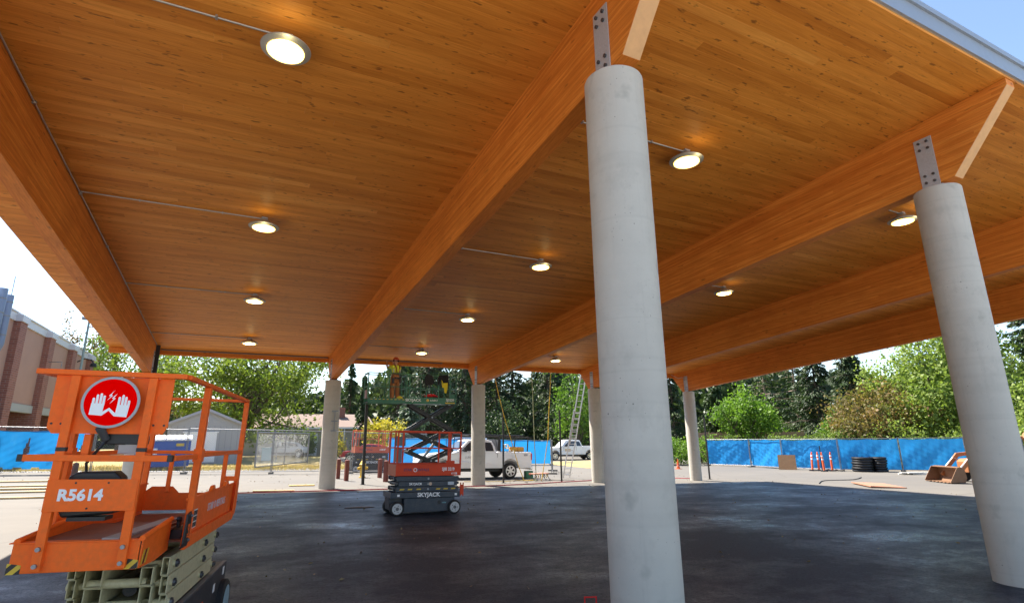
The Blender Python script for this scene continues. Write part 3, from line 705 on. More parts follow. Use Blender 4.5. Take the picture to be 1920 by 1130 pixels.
def chassis_sky(root, m_ch, L=1.62):
    ch = MB().prism([(-.58,.075),(.60,.075),(.72,.14),(.72,.395),(-.58,.395)], 'y', -.34, .34).build('chassis', m_ch, root, bevel=.01)
    bar_ = MB().box(-.93, .84, -.385, .385, .40, .535).build('chassis_deck', m_ch, root, bevel=.008)
    MB().prism([(-.90,.12),(-.60,.12),(-.60,.395),(-.93,.395)], 'y', -.22, .22).build('steer_housing', M_CHAR, root, bevel=.01)
    return ch, bar_
def stowed(root, m, n=3, z0=.545, dz=.122, half=.80):
    for k in range(n):
        for s in (-1, 1):
            a = MB().box(-half+.05*(k % 2), half-.03*(k % 2), s*.33-.022, s*.33+.022, z0+k*dz, z0+k*dz+.112).build('scissor_arm', m, root, bevel=.004)
            if s < 0:
                MB().tube((.0,-.352,z0+k*dz+.056),(0,-.366,z0+k*dz+.056),.024,12).build('pin_cap', M_GALV, a)
            MB().box(-half-.05+.04*(k % 2), half-.12, s*.25-.022, s*.25+.022, z0+k*dz+.02, z0+k*dz+.11).build('inner_arm', m, root)
        for x in (-half-.0, half-.02): MB().tube((x,-.36,z0+k*dz+.07),(x,.36,z0+k*dz+.07),.032,12).build('pin', M_CHAR, root, smooth=True)
def stowed_lift(name, label, matrix, m_paint, m_ch, texts=True, group=None, pan_text='SJIII 3219', sub='61158'):
    t = thing(name, label, 'scissor lift', matrix=matrix, group=group)
    ch, bar_ = chassis_sky(t, m_ch); wheels(t, (-.76, .70), .36, .165, .12); stowed(t, m_ch)
    for s in (-1, 1):
        sp = MB().box(-.84, .84, s*.385-.008, s*.385+.008, .915, 1.185).build('side_panel', m_paint, t, bevel=.004)
        MB().box(-.84, .84, s*.385-.020, s*.385+.020, 1.186, 1.202).build('panel_cap', m_paint, t)
        if s < 0 and texts:
            text('STAR   RENTALS', .085, M_DKLETTER, sp, frame((-.33,-.3945,1.055), (1,0,0), (0,0,1)), font_bold=.002, xs=1.05)
            MB().tube((-.36,-.3935,1.055),(-.36,-.3955,1.055),.048,20).build('logo_disc', M_LETTER, sp)
            MB().tube((-.36,-.3956,1.055),(-.36,-.3965,1.055),.032,20).build('logo_ring', m_paint, sp)
            text(pan_text, .105, M_LETTER, sp, frame((.50,-.3945,1.07), (1,0,0), (0,0,1)), font_bold=.0035, xs=.85)
            text(sub, .062, M_LETTER, sp, frame((.66,-.3945,.965), (1,0,0), (0,0,1)), font_bold=.002)
    MB().box(-.848, -.841, -.375, .375, .905, 1.185).build('end_panel', mat('scuffed_orange_end', (.50,.13,.06), .5, dirt=.5), t)
    MB().box(.841, .848, -.375, .375, .915, 1.185).build('end_panel', m_paint, t)
    MB().box(-.84, .84, -.376, .376, .915, .94).build('deck_floor', M_DECKPLATE, t)
    railing(t, m_paint, -.83, .82, .385, 1.975, 1.575, 1.203, (-.83, -.70, .49, .82))
    MB().box(.44, .66, -.40, -.376, 1.2025, 1.275).build('rail_gusset', m_paint, t)
    MB().box(-.80, -.72, -.36, -.02, 1.23, 1.56).build('manual_box', mat('grey_manual_box', (.20,.18,.17), .6), t)
    MB().box(-.70, -.45, .30, .365, 1.62, 1.86).build('control_box', mat('grey_control_box', (.13,.14,.16), .5), t, bevel=.01)
    for x in (.86, .93): MB().bar((x,-.36,.42),(x,-.36,.74),.022,.03,(0,1,0)).build('step_rail', m_paint, t)
    MB().box(.86,.94,-.38,-.345,.45,.69).build('step_plate', m_paint, t, bevel=.005)
    if texts:
        text('SKYJACK', .135, M_LETTER, bar_, frame((.02,-.3865,.467), (1,0,0), (0,0,1)), font_bold=.004, xs=1.08)
        text('SKYJACK', .075, M_LETTER, bar_, frame((-.32,-.3535,.722), (1,0,0), (0,0,1)), font_bold=.002, xs=1.08)
        for x in (-.72, -.52, -.30, .20, .40, .60): MB().prism([(x,.585),(x+.11,.585),(x+.13,.615),(x+.02,.615)], 'y', -.3545, -.3525).build('warning_dash', mat('hazard_yellow', (.62,.42,.03), .45), t)
        MB().box(.52,.68,-.3545,-.3525,.69,.765).build('info_decal', mat('pale_decal', (.45,.50,.55), .5), t)
        MB().tube((.06,-.3525,.722),(.06,-.356,.722),.04,14).build('round_decal', mat('cream_decal', (.6,.42,.30), .5), t)
        MB().tube((.31,-.341,.28),(.31,-.350,.28),.045,16).build('socket_cap', M_BLACK, ch)
        text('mite', .06, mat('cyan_decal', (.25,.55,.62), .5), ch, frame((.44,-.3415,.275), (1,0,0), (0,0,1)))
        for x in (-.74, .73): MB().box(x-.03,x+.03,-.388,-.386,.44,.49).build('tie_decal', M_LETTER, bar_)
    return t
stowed_lift('scissor_lift', 'red-orange stowed scissor lift with slate chassis, on the asphalt below the green lift', ground_matrix(4.36, 13.93, 0.0), M_ORANGE2, M_SLATE)
stowed_lift('scissor_lift', 'small red-orange scissor lift behind the wire fence and yellow hydrant', ground_matrix(7.35, 34.4, 0.05) @ Matrix.Scale(1.22, 4), mat('faded_orange_paint', (.60,.10,.045), .5, var=.1), M_CHAR, True, None, 'A-80-5F', '')

# green lift with raised platform
gl = thing('scissor_lift', 'green scissor lift raised high on black arms with a worker aboard', 'scissor lift', matrix=Matrix.Translation((6.75, 22.15, gz(6.75, 22.15))))
GZ = gz(6.75, 22.15); gd = 2.97 - GZ
ch, bar_ = chassis_sky(gl, M_CHAR); wheels(gl, (-.70, .80), .38, .19, .13)
x0g, x1g, xe = -.73, 1.40, -2.28
for s in (-1, 1):
    sp = MB().box(x0g, x1g, s*.40-.01, s*.40+.01, gd-.02, gd+.24).build('side_panel', M_GREEN, gl, bevel=.004)
    ep = MB().box(xe, x0g-.002, s*.36-.01, s*.36+.01, gd+.02, gd+.20).build('extension_panel', M_GREEN, gl)
    MB().bar((xe,s*.36,gd+.015),(x1g,s*.36,gd+.015),.05,.05).build('deck_edge', M_GREEN, gl)
    if s < 0:
        text('SKYJACK', .15, M_LETTER, sp, frame((-.45,-.4125,gd+.13), (1,0,0), (0,0,1)), font_bold=.003, xs=1.1)
        MB().tube((.16,-.411,gd+.13),(.16,-.414,gd+.13),.055,16).build('logo_disc', M_YELLOW, sp)
        text('SUNBELT', .085, M_LETTER, sp, frame((.43,-.4125,gd+.13), (1,0,0), (0,0,1)), font_bold=.001)
        text('SJ3220', .13, M_LETTER, sp, frame((1.13,-.4125,gd+.155), (1,0,0), (0,0,1)), font_bold=.003)
        MB().box(.92,1.34,-.4125,-.4105,gd+.01,gd+.055).build('yellow_decal', mat('hazard_yellow', (.62,.42,.03), .45), sp)
        for k in range(9): MB().prism([(xe+.10+k*.16,gd+.14),(xe+.18+k*.16,gd+.14),(xe+.20+k*.16,gd+.165),(xe+.12+k*.16,gd+.165)], 'y', -.3725, -.3705).build('warning_dash', mat('hazard_yellow', (.62,.42,.03), .45), ep)
MB().box(x0g, x1g, -.389, .389, gd, gd+.03).build('deck_floor', M_CHAR, gl)
MB().box(xe, x0g-.002, -.349, .349, gd+.032, gd+.055).build('extension_floor', M_CHAR, gl)
railing(gl, M_GREEN, xe, -.60, .36, gd+1.19, gd+.66, gd+.201, (xe, -1.45, -.60))
railing(gl, M_GREEN, x0g, x1g, .40, gd+1.15, gd+.62, gd+.241, (x0g, .1, .62, 1.15, x1g))
MB().box(xe-.03, xe+.02, -.20, .12, gd+.20, gd+.52).build('control_box', mat('pink_grey_box', (.35,.22,.20), .6), gl)
MB().box(1.18, 1.385, -.37, -.20, gd+.2415, gd+.40).build('battery_box', M_GREEN, gl)
# two and a half open scissor stages in black box tube
zs = [.70, 1.15, 2.05, gd-.02]; 
def stage(z0, z1, xa, xb):
    for s in (-1, 1):
        for flip in (0, 1):
            y = s*(.30 if flip else .24)
            a, c = ((xa,y,z0),(xb,y,z1)) if flip else ((xb,y,z0),(xa,y,z1))
            MB().bar(a, c, .05, .13, (0,0,1)).build('scissor_arm', M_BLACKSTEEL, gl, bevel=.006)
        m_ = ((xa+xb)/2, s*.335, (z0+z1)/2); MB().tube(m_, (m_[0], s*.355, m_[2]), .035, 10).build('pin_cap', M_GALV, gl)
    for x in (xa, xb): MB().tube((x,-.33,z0),(x,.33,z0),.035,10).build('pin', M_BLACKSTEEL, gl)
stage(.62-.0, 1.39, -.55, 1.32); stage(1.39, 2.22, -.55, 1.32); stage(2.22, gd-.04, -.52, 1.30)
MB().tube((-.2,0,.70),(.75,0,1.85),.06,12).build('lift_cylinder', M_GALV, gl, smooth=True)
MB().path([(1.30,-.20,2.2),(1.42,-.20,1.9),(1.40,-.20,1.5),(1.1,-.20,1.2)], .02, 6).build('hydraulic_hose', M_BLACK, gl)
# jackets and things left on the green platform
GM = gl.matrix_world.copy()
def onlift(o): o.matrix_world = GM @ o.matrix_world; return o
def cloth(name, pts, m, y, th, label, cat, wav=.02):
    b = MB(); b.prism(pts, 'y', y-th/2, y+th/2)
    o = b.build(name, m, label=label, cat=cat, bevel=.012); onlift(o); return o
zt = gd + 1.15
jk = mat('black_jacket', (.012,.012,.016), .85, var=.3, bump=.5); jy = mat('yellow_vest', (.72,.58,.02), .7, var=.15, bump=.4)
cloth('jacket', [(.05,zt+.022),(.30,zt+.022),(.36,zt-.10),(.42,zt-.22),(.36,zt-.38),(.10,zt-.42),(.06,zt-.62),(.03,zt-.40),(.0,zt-.10)], jk, -.433, .05, 'plain black jacket hanging on the green lift rail, beside the worker', 'jacket')
o = cloth('jacket', [(.62,zt+.022),(1.02,zt+.022),(1.06,zt-.30),(1.02,zt-.42),(.88,zt-.34),(.74,zt-.32),(.70,zt-.12),(.63,zt-.36),(.57,zt-.40),(.57,zt-.1)], jk, -.433, .05, 'black and yellow safety jacket hanging on the green lift rail', 'jacket')
b = MB().prism([(.72,zt-.16),(.80,zt-.30),(1.0,zt-.28),(.99,zt-.55),(.94,zt-.72),(.86,zt-.70),(.84,zt-.50),(.76,zt-.48)], 'y', -.476, -.452); q = b.build('hi_vis_front', jy, o, bevel=.006)
b = MB().path([(.05,-.30,gd+.29),(.15,-.30,gd+.33),(.45,-.30,gd+.34),(.62,-.30,gd+.30)], [.02,.055,.06,.02], 8)
onlift(b.build('tool_bag', M_RED, label='dark red tool roll lying on the green lift platform', cat='tool bag', smooth=True))
b = MB().ball((-.98,-.25,gd+.20),.13,12,(1,.8,.75)).lathe([(.15,0),(.165,.006),(.15,.012)],16,(-.98,-.25,gd+.17))
onlift(b.build('hard_hat', jy, label='lime yellow hard hat lying by the worker boots', cat='hard hat', smooth=True))
# ------------------------------------------------------------------ fences
def wire(b, L, h, z0, sp=.12, wd=.0055):
    """diamond mesh in the xz plane from x=0..L, z=z0..h"""
    H = h - z0; n = int((L + H)/sp) + 1
    for sgn in (1, -1):
        for i in range(n):
            c = i*sp
            x0, x1 = max(0, c-H), min(L, c)
            if x1 - x0 < .02: continue
            za, zb_ = c-x0, c-x1
            if sgn > 0: b.bar((x0,0,z0+za), (x1,0,z0+zb_), wd, wd, (0,1,0))
            else: b.bar((x0,.006,z0+H-za), (x1,.006,z0+H-zb_), wd, wd, (0,1,0))
rip = random.Random(3)
def tarp_mesh(L, z0, z1, amp=.05, nx=64, nz=24, cut=None, sag=.05):
    b = MB(); ph = [rip.uniform(0, 6) for _ in range(6)]
    vs = []; idx = {}
    for j in range(nz+1):
        for i in range(nx+1):
            u, v = i/nx, j/nz; x = u*L; z = z0 + v*(z1-z0)
            z -= sag*math.sin(PI*((u*2) % 1))*v**3
            w_ = amp*(math.sin(x*2.1+ph[0]+v*2) + .6*math.sin(x*4.7+ph[1]-v*3) + .5*math.sin(x*1.1+v*5+ph[2]) + .35*math.sin((x+z)*6+ph[3]) + .22*math.sin((x-1.7*z)*11+ph[4]) + .16*math.sin(x*19+ph[5]+3*v))*(.35+.65*math.sin(PI*min(1, v+.1)))
            vs.append((x, -.035 - abs(amp) + w_*.6, z))
    fs = []
    for j in range(nz):
        for i in range(nx):
            if cut and cut(i/nx, j/nz): continue
            fs.append((j*(nx+1)+i, j*(nx+1)+i+1, (j+1)*(nx+1)+i+1, (j+1)*(nx+1)+i))
    b.add(vs, fs); return b
def fence_panel(p0, p1, h, label, tarp_=None, mesh=True, r=.021, feet=(True, True), group='wire fence panels round the yard', sp=.10, name='wire_fence', bottom=.12):
    x0, y0 = p0; x1, y1 = p1; L = math.hypot(x1-x0, y1-y0); a = math.atan2(y1-y0, x1-x0)
    zA, zB = gz(x0,y0), gz(x1,y1)
    m = Matrix.Translation((x0,y0,zA)) @ Matrix.Rotation(a, 4, 'Z')
    m = m @ Matrix(((1,0,0,0),(0,1,0,0),((zB-zA)/L,0,1,0),(0,0,0,1)))
    t = thing(name, label, 'fence', (x0,y0,zA), a, group)
    sh = (zB-zA)/L
    def pb(nm, b, mt, smooth=False):
        b.v = [(p[0], p[1], p[2]+sh*p[0]) for p in b.v]; return b.build(nm, mt, t, smooth=smooth)
    for x in (.03, L-.03): pb('post', MB().tube((x,0,.02),(x,0,h+.06),r,10), M_GALV, True)
    pb('rail', MB().tube((.03,0,h),(L-.03,0,h),r*.95,10), M_GALV, True)
    pb('rail', MB().tube((.03,0,bottom),(L-.03,0,bottom),r*.8,10), M_GALV, True)
    if mesh:
        b = MB(); wire(b, L-.06, h-.02, bottom); b.v = [(p[0]+.03, p[1], p[2]) for p in b.v]; o = pb('wire_mesh', b, M_GALV); o['kind'] = 'stuff'
    for k, x in enumerate((0, L)):
        if feet[k]: pb('foot', MB().box(x-.10, x+.10, -.32, .32, 0.003, .10), M_CLAY)
    if tarp_:
        z0, z1, amp, cut = tarp_
        o = pb('screen_cloth', tarp_mesh(L-.04, z0, z1, amp, cut=cut), M_TARP, True)
    return t
FL = [-14.4, -10.4, -6.4, -2.3, 1.85, 6.0]
YL = [34.8, 34.9, 34.6, 34.0, 33.3, 32.9]
tear = lambda u, v: (abs(u-.335-.03*(v-.5)) < .034*max(0, 1-abs(v-.5)/.30)) or (v < .05 + .06*math.sin(u*17)**2*(u < .5))
fence_panel((FL[0],YL[0]), (FL[1],YL[1]), 2.22, 'wire fence panel with torn blue tarp at the left edge', (.10, 2.08, .07, None))
fence_panel((FL[1],YL[1]), (FL[2],YL[2]), 2.22, 'wire fence panel with torn blue tarp beside the orange lift post', (.10, 2.06, .08, lambda u, v: tear(u, v) or (u > .80 + .18*v*v)))
fence_panel((FL[2],YL[2]), (FL[3],YL[3]), 2.25, 'bare wire fence panel in front of the blue dumpster')
fence_panel((FL[3],YL[3]), (FL[4],YL[4]), 2.30, 'bare wire fence panel in front of the grey shed')
fence_panel((FL[4],YL[4]), (FL[5],YL[5]), 2.30, 'bare wire fence panel left of the second column, before the dry lawn')
fence_panel((6.04,32.9), (10.3,32.4), 2.25, 'bare wire fence panel behind the yellow hydrant')
g0, g1 = (1.15,38.0), (5.0,45.2)
gt = fence_panel(g0, g1, 2.2, 'heavy pipe framed wire gate standing on the dry lawn', r=.05, feet=(False, False), group=None, name='wire_gate')
MB().tube((4.1,0,.1),(4.1,0,2.2),.03,8).build('stile', M_GALV, gt, smooth=True)
MB().box(3.0,3.35,-.04,-.03,1.35,1.6).build('notice', M_WHITE, gt)
for k, (xx, yy) in enumerate(((6.8,47.5),(8.3,47.8),(2.9,47.3))):
    MB().tube((xx,yy,gz(xx,yy)-.05),(xx,yy,gz(xx,yy)+1.7),.035,8).build('fence_post', M_GALV, label=['steel post standing right of the wire gate, nearer one','steel post standing right of the wire gate, farther one','steel post standing behind the wire gate'][k], cat='post', smooth=True)
cpts = [(10.6,43.0),(15.1,42.4),(19.6,41.8),(24.05,41.2)]
for i in range(3):
    fence_panel(cpts[i], cpts[i+1], 2.0, ['blue screened fence panel behind the scissor lifts','blue screened fence panel behind the white pickup cab','blue screened fence panel behind the white pickup bed'][i], (.12, 2.0, .012, None), mesh=False, group='blue screened fence panels', name='screen_fence')
rp = [(34.6,34.0),(35.4,30.4),(34.9,27.2),(35.8,23.6),(38.0,21.0),(40.2,18.4),(41.4,16.0)]
labs = ['leftmost blue screened panel of the right hand fence, by the far column','blue screened panel second from the left with a dark crease','blue screened panel behind the leaning plywood','blue screened panel behind the coiled black pipe','blue screened panel between the coiled pipe and the loader','blue screened panel behind the loader arm','blue screened panel right of the right hand column']
for i in range(len(rp)-1):
    a, b_ = rp[i], rp[i+1]
    fence_panel(b_, a, 2.05, labs[i], (.10, 2.02, .06, None), mesh=False, group='blue screened fence panels', name='screen_fence')
bp = bpy.data.objects
# flip: cloth must face the camera side (handled by two sided cloth)
fence_panel((17.2,29.4), (19.4,33.0), 2.0, 'bare wire fence panel standing edge-on behind the fourth far column', group='wire fence panels round the yard')
fence_panel((23.2,27.6), (28.6,33.4), 2.0, 'bare wire fence panel right of the fourth far column', group='wire fence panels round the yard', feet=(True, True))

# ------------------------------------------------------------------ vehicles (x forward, y left, z up)
def arc(cx, cz, r, n=9): return [(cx + r*math.cos(PI - PI*i/(n-1)), cz + r*math.sin(PI - PI*i/(n-1))) for i in range(n)]
def vehicle(name, label, cat, matrix, paint, P_):
    t = thing(name, label, cat, matrix=matrix)
    ra, fa, wr = P_['axles'][0], P_['axles'][1], P_['wr']; hw = P_['hw']; ar = wr*1.18; z0 = P_['z0']
    low = list(P_['body'])          # from rear bottom, over the top, to front bottom
    poly = low + [q for ax in (fa, ra) for q in reversed(arc(ax, z0, ar))]
    b = MB(); n0 = 0; b.prism(poly, 'y', -hw, hw)
    zt = max(p[1] for p in low)
    b.v = [(p[0], p[1]*(1-.05*max(0, (p[2]-z0)/(zt-z0))**2 - (.05 if p[0] > P_['nose'] else 0)), p[2]) for p in b.v]
    body = b.build('body', paint, t, bevel=.035)
    g = P_['cab']; zb_, zt_ = min(p[1] for p in g), max(p[1] for p in g); f = lambda z: hw*(.945 - .20*(z-zb_)/(zt_-zb_))
    b = MB().prism(g, 'y', -1, 1); b.v = [(p[0], p[1]*f(p[2]), p[2]) for p in b.v]
    cab = b.build('cab', paint, t, bevel=.03)
    for side in (-1, 1):
        for wdw in P_['windows']:
            b = MB(); vs = [(x, side*(f(z)+.006), z) for x, z in wdw]; vs2 = [(x, side*(f(z)-.004), z) for x, z in wdw]; n = len(wdw)
            b.add(vs+vs2, [tuple(range(n)), tuple(range(2*n-1, n-1, -1))] + [(i,(i+1) % n,n+(i+1) % n,n+i) for i in range(n)])
            b.build('side_window', GLASS, cab)
        for x, za, zb2 in P_['seams']:
            MB().box(x-.007, x+.007, side*hw*.962-.012, side*hw*.962+.012, za, zb2).build('door_seam', M_BLACK, body)
        for x in P_['handles']: MB().box(x-.09, x+.09, side*hw*.975-.02, side*hw*.975+.02, P_['hz']-.02, P_['hz']+.02).build('door_handle', paint, body)
        MB().box(P_['mirror'][0]-.10, P_['mirror'][0]+.04, min(side*hw*.94, side*(hw*.94+.22)), max(side*hw*.94, side*(hw*.94+.22)), P_['mirror'][1]-.10, P_['mirror'][1]+.12).build('mirror', M_BLACK, t, bevel=.03)
        MB().box(P_['tail']-.012, P_['tail']+.05, side*hw*.87-.115, side*hw*.87+.115, P_['tz'][0], P_['tz'][1]).build('tail_light', M_RED, t)
        MB().box(P_['head']-.12, P_['head'], side*hw*.74-.16, side*hw*.74+.14, P_['hz2'], P_['hz2']+.16).build('headlight', M_WHITE, t)
        for ax in (ra, fa):
            wv = MB().lathe([(.001,-.12),(wr*.72,-.12),(wr*.93,-.115),(wr,-.08),(wr,.08),(wr*.93,.115),(wr*.72,.12),(.001,.12)], 32, (ax, side*(hw-.13), wr), 'y').build('wheel', M_RUBBER, t, smooth=True)
            e = side*.125
            rm = MB(); y0 = side*(hw-.13)+e
            rm.lathe([(.001,-.01),(wr*.20,-.01),(wr*.22,.01),(.001,.01)], 14, (ax,y0,wr), 'y')
            for q in range(6):
                an = q*PI/3+.3; rm.bar((ax+wr*.12*math.cos(an), y0, wr+wr*.12*math.sin(an)), (ax+wr*.62*math.cos(an), y0, wr+wr*.62*math.sin(an)), .018, wr*.19, (-math.sin(an),0,math.cos(an)))
            ring = [(wr*.68,-.014),(wr*.68,.014),(wr*.58,.014),(wr*.58,-.014),(wr*.68,-.014)]
            rm.lathe(ring, 28, (ax,y0,wr), 'y'); rm.build('rim', M_ALU, wv)
            MB().lathe([(.001,-.004),(wr*.60,-.004),(wr*.60,.0),(.001,.0)], 20, (ax, y0-side*.012, wr), 'y').build('brake_disc', M_CHAR, wv)
    for q in P_['glass']:
        b = MB(); vs = [(x, s*f(z)*k_, z) for x, z, s, k_ in q]; n = Vector((vs[1][0]-vs[0][0], vs[1][1]-vs[0][1], vs[1][2]-vs[0][2])).cross(Vector((vs[2][0]-vs[1][0], vs[2][1]-vs[1][1], vs[2][2]-vs[1][2]))).normalized()
        if n.x * q[0][0] < 0 and P_.get('flip', True): n = -n
        b.add([Vector(p)+n*.008 for p in vs] + [Vector(p)-n*.006 for p in vs], [(0,1,2,3),(7,6,5,4),(0,4,5,1),(1,5,6,2),(2,6,7,3),(3,7,4,0)])
        b.build('glass', GLASS, cab)
    MB().box(P_['tail']-.10, P_['tail']+.05, -hw*.9, hw*.9, z0-.08, z0+.10).build('bumper', P_.get('bmat', M_ALU), t, bevel=.03)
    MB().box(P_['head']-.08, P_['head']+.07, -hw*.92, hw*.92, z0-.06, z0+.16).build('bumper', P_.get('bmat', M_ALU), t, bevel=.03)
    MB().box(ra-.2, fa+.2, -hw*.7, hw*.7, z0-.16, z0-.005).build('underbody', M_BLACK, t)
    return t, body, cab
PICK = dict(axles=(-1.84,1.84), wr=.39, hw=.98, z0=.52, nose=1.6,
    body=[(-3.06,.52),(-3.09,.80),(-3.08,1.33),(-1.12,1.34),(-1.08,1.30),(1.05,1.30),(1.25,1.28),(2.50,1.18),(2.74,1.08),(2.80,.80),(2.80,.52)],
    cab=[(-1.06,1.295),(-.98,1.62),(-.86,1.86),(-.55,1.93),(.22,1.93),(.48,1.87),(1.14,1.295)],
    windows=[[(-.92,1.36),(-.86,1.62),(-.78,1.78),(-.45,1.80),(-.45,1.36)], [(-.36,1.36),(-.36,1.81),(.18,1.82),(.40,1.78),(.86,1.36)]],
    seams=[(-.41,.60,1.30),(.92,.60,1.30),(-1.10,.60,1.30)], handles=(-.22,), hz=1.14, mirror=(.74,1.42), tail=-3.09, tz=(.92,1.26), head=2.80, hz2=.92,
    glass=[[(1.10,1.33,1,.93),(1.10,1.33,-1,.93),(.52,1.84,-1,.93),(.52,1.84,1,.93)], [(-1.045,1.36,1,.85),(-1.045,1.36,-1,.85),(-.93,1.74,-1,.85),(-.93,1.74,1,.85)]])
M_TRUCK = mat('white_truck_paint', (.82,.83,.84), .32, 0, var=.03, coat=.5)
tx, ty = 10.92, 26.98
t, body, cab = vehicle('pickup_truck', 'white extended-cab pickup with black ladder rack parked behind the third far column', 'pickup truck', ground_matrix(tx, ty, PI), M_TRUCK, PICK)
text('STX', .12, M_DKLETTER, body, frame((-2.72,.958,1.17), (-1,0,0), (0,0,1)), shear=.3, font_bold=.003)
text('LUNBERG', .15, mat('grey_lettering', (.30,.29,.29), .5), body, frame((.36,.968,1.05), (-1,0,0), (0,0,1)))
text('ELECTRIC', .07, mat('grey_lettering', (.30,.29,.29), .5), body, frame((.36,.972,.93), (-1,0,0), (0,0,1))) if False else None
MB().box(-3.0,-1.18,-.84,.84,1.341,1.347).build('bed_liner', M_BLACK, t)
rk = MB()
for y in (-.80, .80):
    for x in (-1.22, -2.90): rk.bar((x,y,1.345),(x-.06,y*.95,2.03),.05,.05,(0,1,0))
    rk.bar((-3.2,y*.95,2.05),(1.3,y*.95,2.07),.05,.05)
for x in (-3.0,-2.1,-1.25,.2,1.2): rk.bar((x,-.77,2.10),(x,.77,2.10),.045,.045)
rk.build('ladder_rack', M_BLACKSTEEL, t)
MB().tube((-2.9,.3,2.15),(1.5,.34,2.16),.04,8).build('rack_pipe', M_BLACKSTEEL, t, smooth=True)
MB().box(-1.35,-1.20,-.78,.78,1.348,1.95).build('headache_screen', mat('dark_screen', (.03,.03,.035), .6), t)
TM = ground_matrix(tx, ty, PI)
def ontruck(o): o.matrix_world = TM @ o.matrix_world
o = MB().box(-2.35,-1.95,.50,.72,1.348,1.56).box(-2.33,-1.97,.52,.70,1.561,1.585).build('tool_case', mat('amber_tool_case', (.60,.30,.03), .5, dirt=.3), bevel=.012, label='amber tool case in the white pickup bed, front one', cat='tool case', group='amber tool cases in the pickup bed'); ontruck(o)
o = MB().box(-2.75,-2.38,.50,.72,1.348,1.56).box(-2.73,-2.40,.52,.70,1.561,1.585).build('tool_case', MATS['amber_tool_case'], bevel=.012, label='amber tool case in the white pickup bed, rear one near the tail', cat='tool case', group='amber tool cases in the pickup bed'); ontruck(o)
b = MB(); b.path([(-1.75,.80,1.50),(-1.80,.98,1.42),(-1.95,1.02,1.15),(-1.92,1.02,1.02),(-2.05,1.02,1.05),(-2.10,1.02,1.28),(-2.0,.9,1.40)], .018, 6)
for q in range(3): b.path([(-1.72+.11*math.cos(a*.7)+.03*q, .78-.02*q, 1.60+.11*math.sin(a*.7)) for a in range(10)], .02, 6)
o = b.build('cable_coil', M_WHITE, label='white cable coil hanging over the pickup bed side', cat='cable', smooth=True); ontruck(o)
t2, b2, c2 = vehicle('pickup_truck', 'white crew-cab pickup parked in the distance beyond the ladder', 'pickup truck', ground_matrix(30.6, 48.6, PI*.93), mat('white_truck_paint_far', (.74,.75,.76), .3, 0, var=.02, coat=.4),
    dict(PICK, cab=[(-1.06,1.295),(-.98,1.62),(-.86,1.90),(-.55,1.96),(.42,1.96),(.68,1.90),(1.24,1.295)]))
MB().box(-3.0,-1.18,-.86,.86,1.341,1.37).build('bed_cover', M_BLACK, t2)
MB().box(.2,.8,.955,.965,.85,1.10).build('door_logo', mat('beige_logo', (.55,.42,.25), .5), b2)
CAR = dict(axles=(-1.35,1.35), wr=.33, hw=.90, z0=.42, nose=1.2,
    body=[(-2.10,.42),(-2.18,.72),(-2.10,.98),(-1.5,1.0),(.95,.98),(1.9,.86),(2.15,.68),(2.18,.42)],
    cab=[(-1.75,.985),(-1.25,1.36),(-.7,1.46),(.0,1.47),(.35,1.42),(1.05,.975)],
    windows=[[(-1.25,1.03),(-1.0,1.28),(-.35,1.37),(-.35,1.03)],[(-.27,1.03),(-.27,1.38),(.05,1.38),(.28,1.34),(.74,1.03)]],
    seams=[(-.31,.5,.98),(.80,.5,.98)], handles=(-.15,-1.1), hz=.88, mirror=(.66,1.05), tail=-2.17, tz=(.72,.90), head=2.17, hz2=.60, bmat=M_BLACK,
    glass=[[(1.0,1.02,1,.92),(1.0,1.02,-1,.92),(.40,1.40,-1,.92),(.40,1.40,1,.92)], [(-1.68,1.03,1,.88),(-1.68,1.03,-1,.88),(-1.28,1.34,-1,.88),(-1.28,1.34,1,.88)]])
vehicle('car', 'red car parked beyond the wire fence, left of the white van', 'car', ground_matrix(9.8, 46.5, PI*.9), mat('red_car_paint', (.45,.02,.03), .3, 0, var=.03, coat=.5), CAR)
VAN = dict(CAR, wr=.38, hw=.97, z0=.50, body=[(-2.30,.50),(-2.38,.9),(-2.34,1.22),(.95,1.20),(1.9,1.10),(2.25,.92),(2.28,.50)],
    cab=[(-2.32,1.205),(-2.2,1.72),(-1.9,1.92),(.0,1.95),(.40,1.88),(1.15,1.195)],
    windows=[[(-2.1,1.28),(-1.98,1.68),(-1.3,1.74),(-1.3,1.28)],[(-1.2,1.28),(-1.2,1.76),(-.35,1.78),(-.35,1.28)],[(-.27,1.28),(-.27,1.78),(.1,1.78),(.34,1.72),(.84,1.28)]],
    seams=[(-.31,.6,1.2),(.85,.6,1.2),(-1.25,.6,1.2)], hz=1.08, mirror=(.76,1.34), tail=-2.38, tz=(.9,1.2), head=2.27, hz2=.78,
    glass=[[(1.10,1.24,1,.92),(1.10,1.24,-1,.92),(.46,1.84,-1,.92),(.46,1.84,1,.92)], [(-2.30,1.28,1,.85),(-2.30,1.28,-1,.85),(-2.2,1.68,-1,.85),(-2.2,1.68,1,.85)]])
vehicle('suv', 'white sport utility vehicle beyond the wire fence, behind the small orange lift', 'car', ground_matrix(12.6, 46.8, PI*.9), mat('white_suv_paint', (.62,.63,.68), .3, 0, var=.02, coat=.5), VAN)
vehicle('suv', 'white van beyond the blue screen, showing only its roof above the pickup hood', 'van', ground_matrix(17.6, 46.5, PI*.95) @ Matrix.Scale(1.16, 4), mat('white_van_paint', (.70,.71,.73), .3, 0, var=.02, coat=.5), VAN)
vehicle('car', 'silver car parked far behind the wire gate', 'car', ground_matrix(4.2, 58.5, PI*.98), mat('silver_car_paint', (.45,.46,.48), .3, .3, var=.02, coat=.5), CAR)

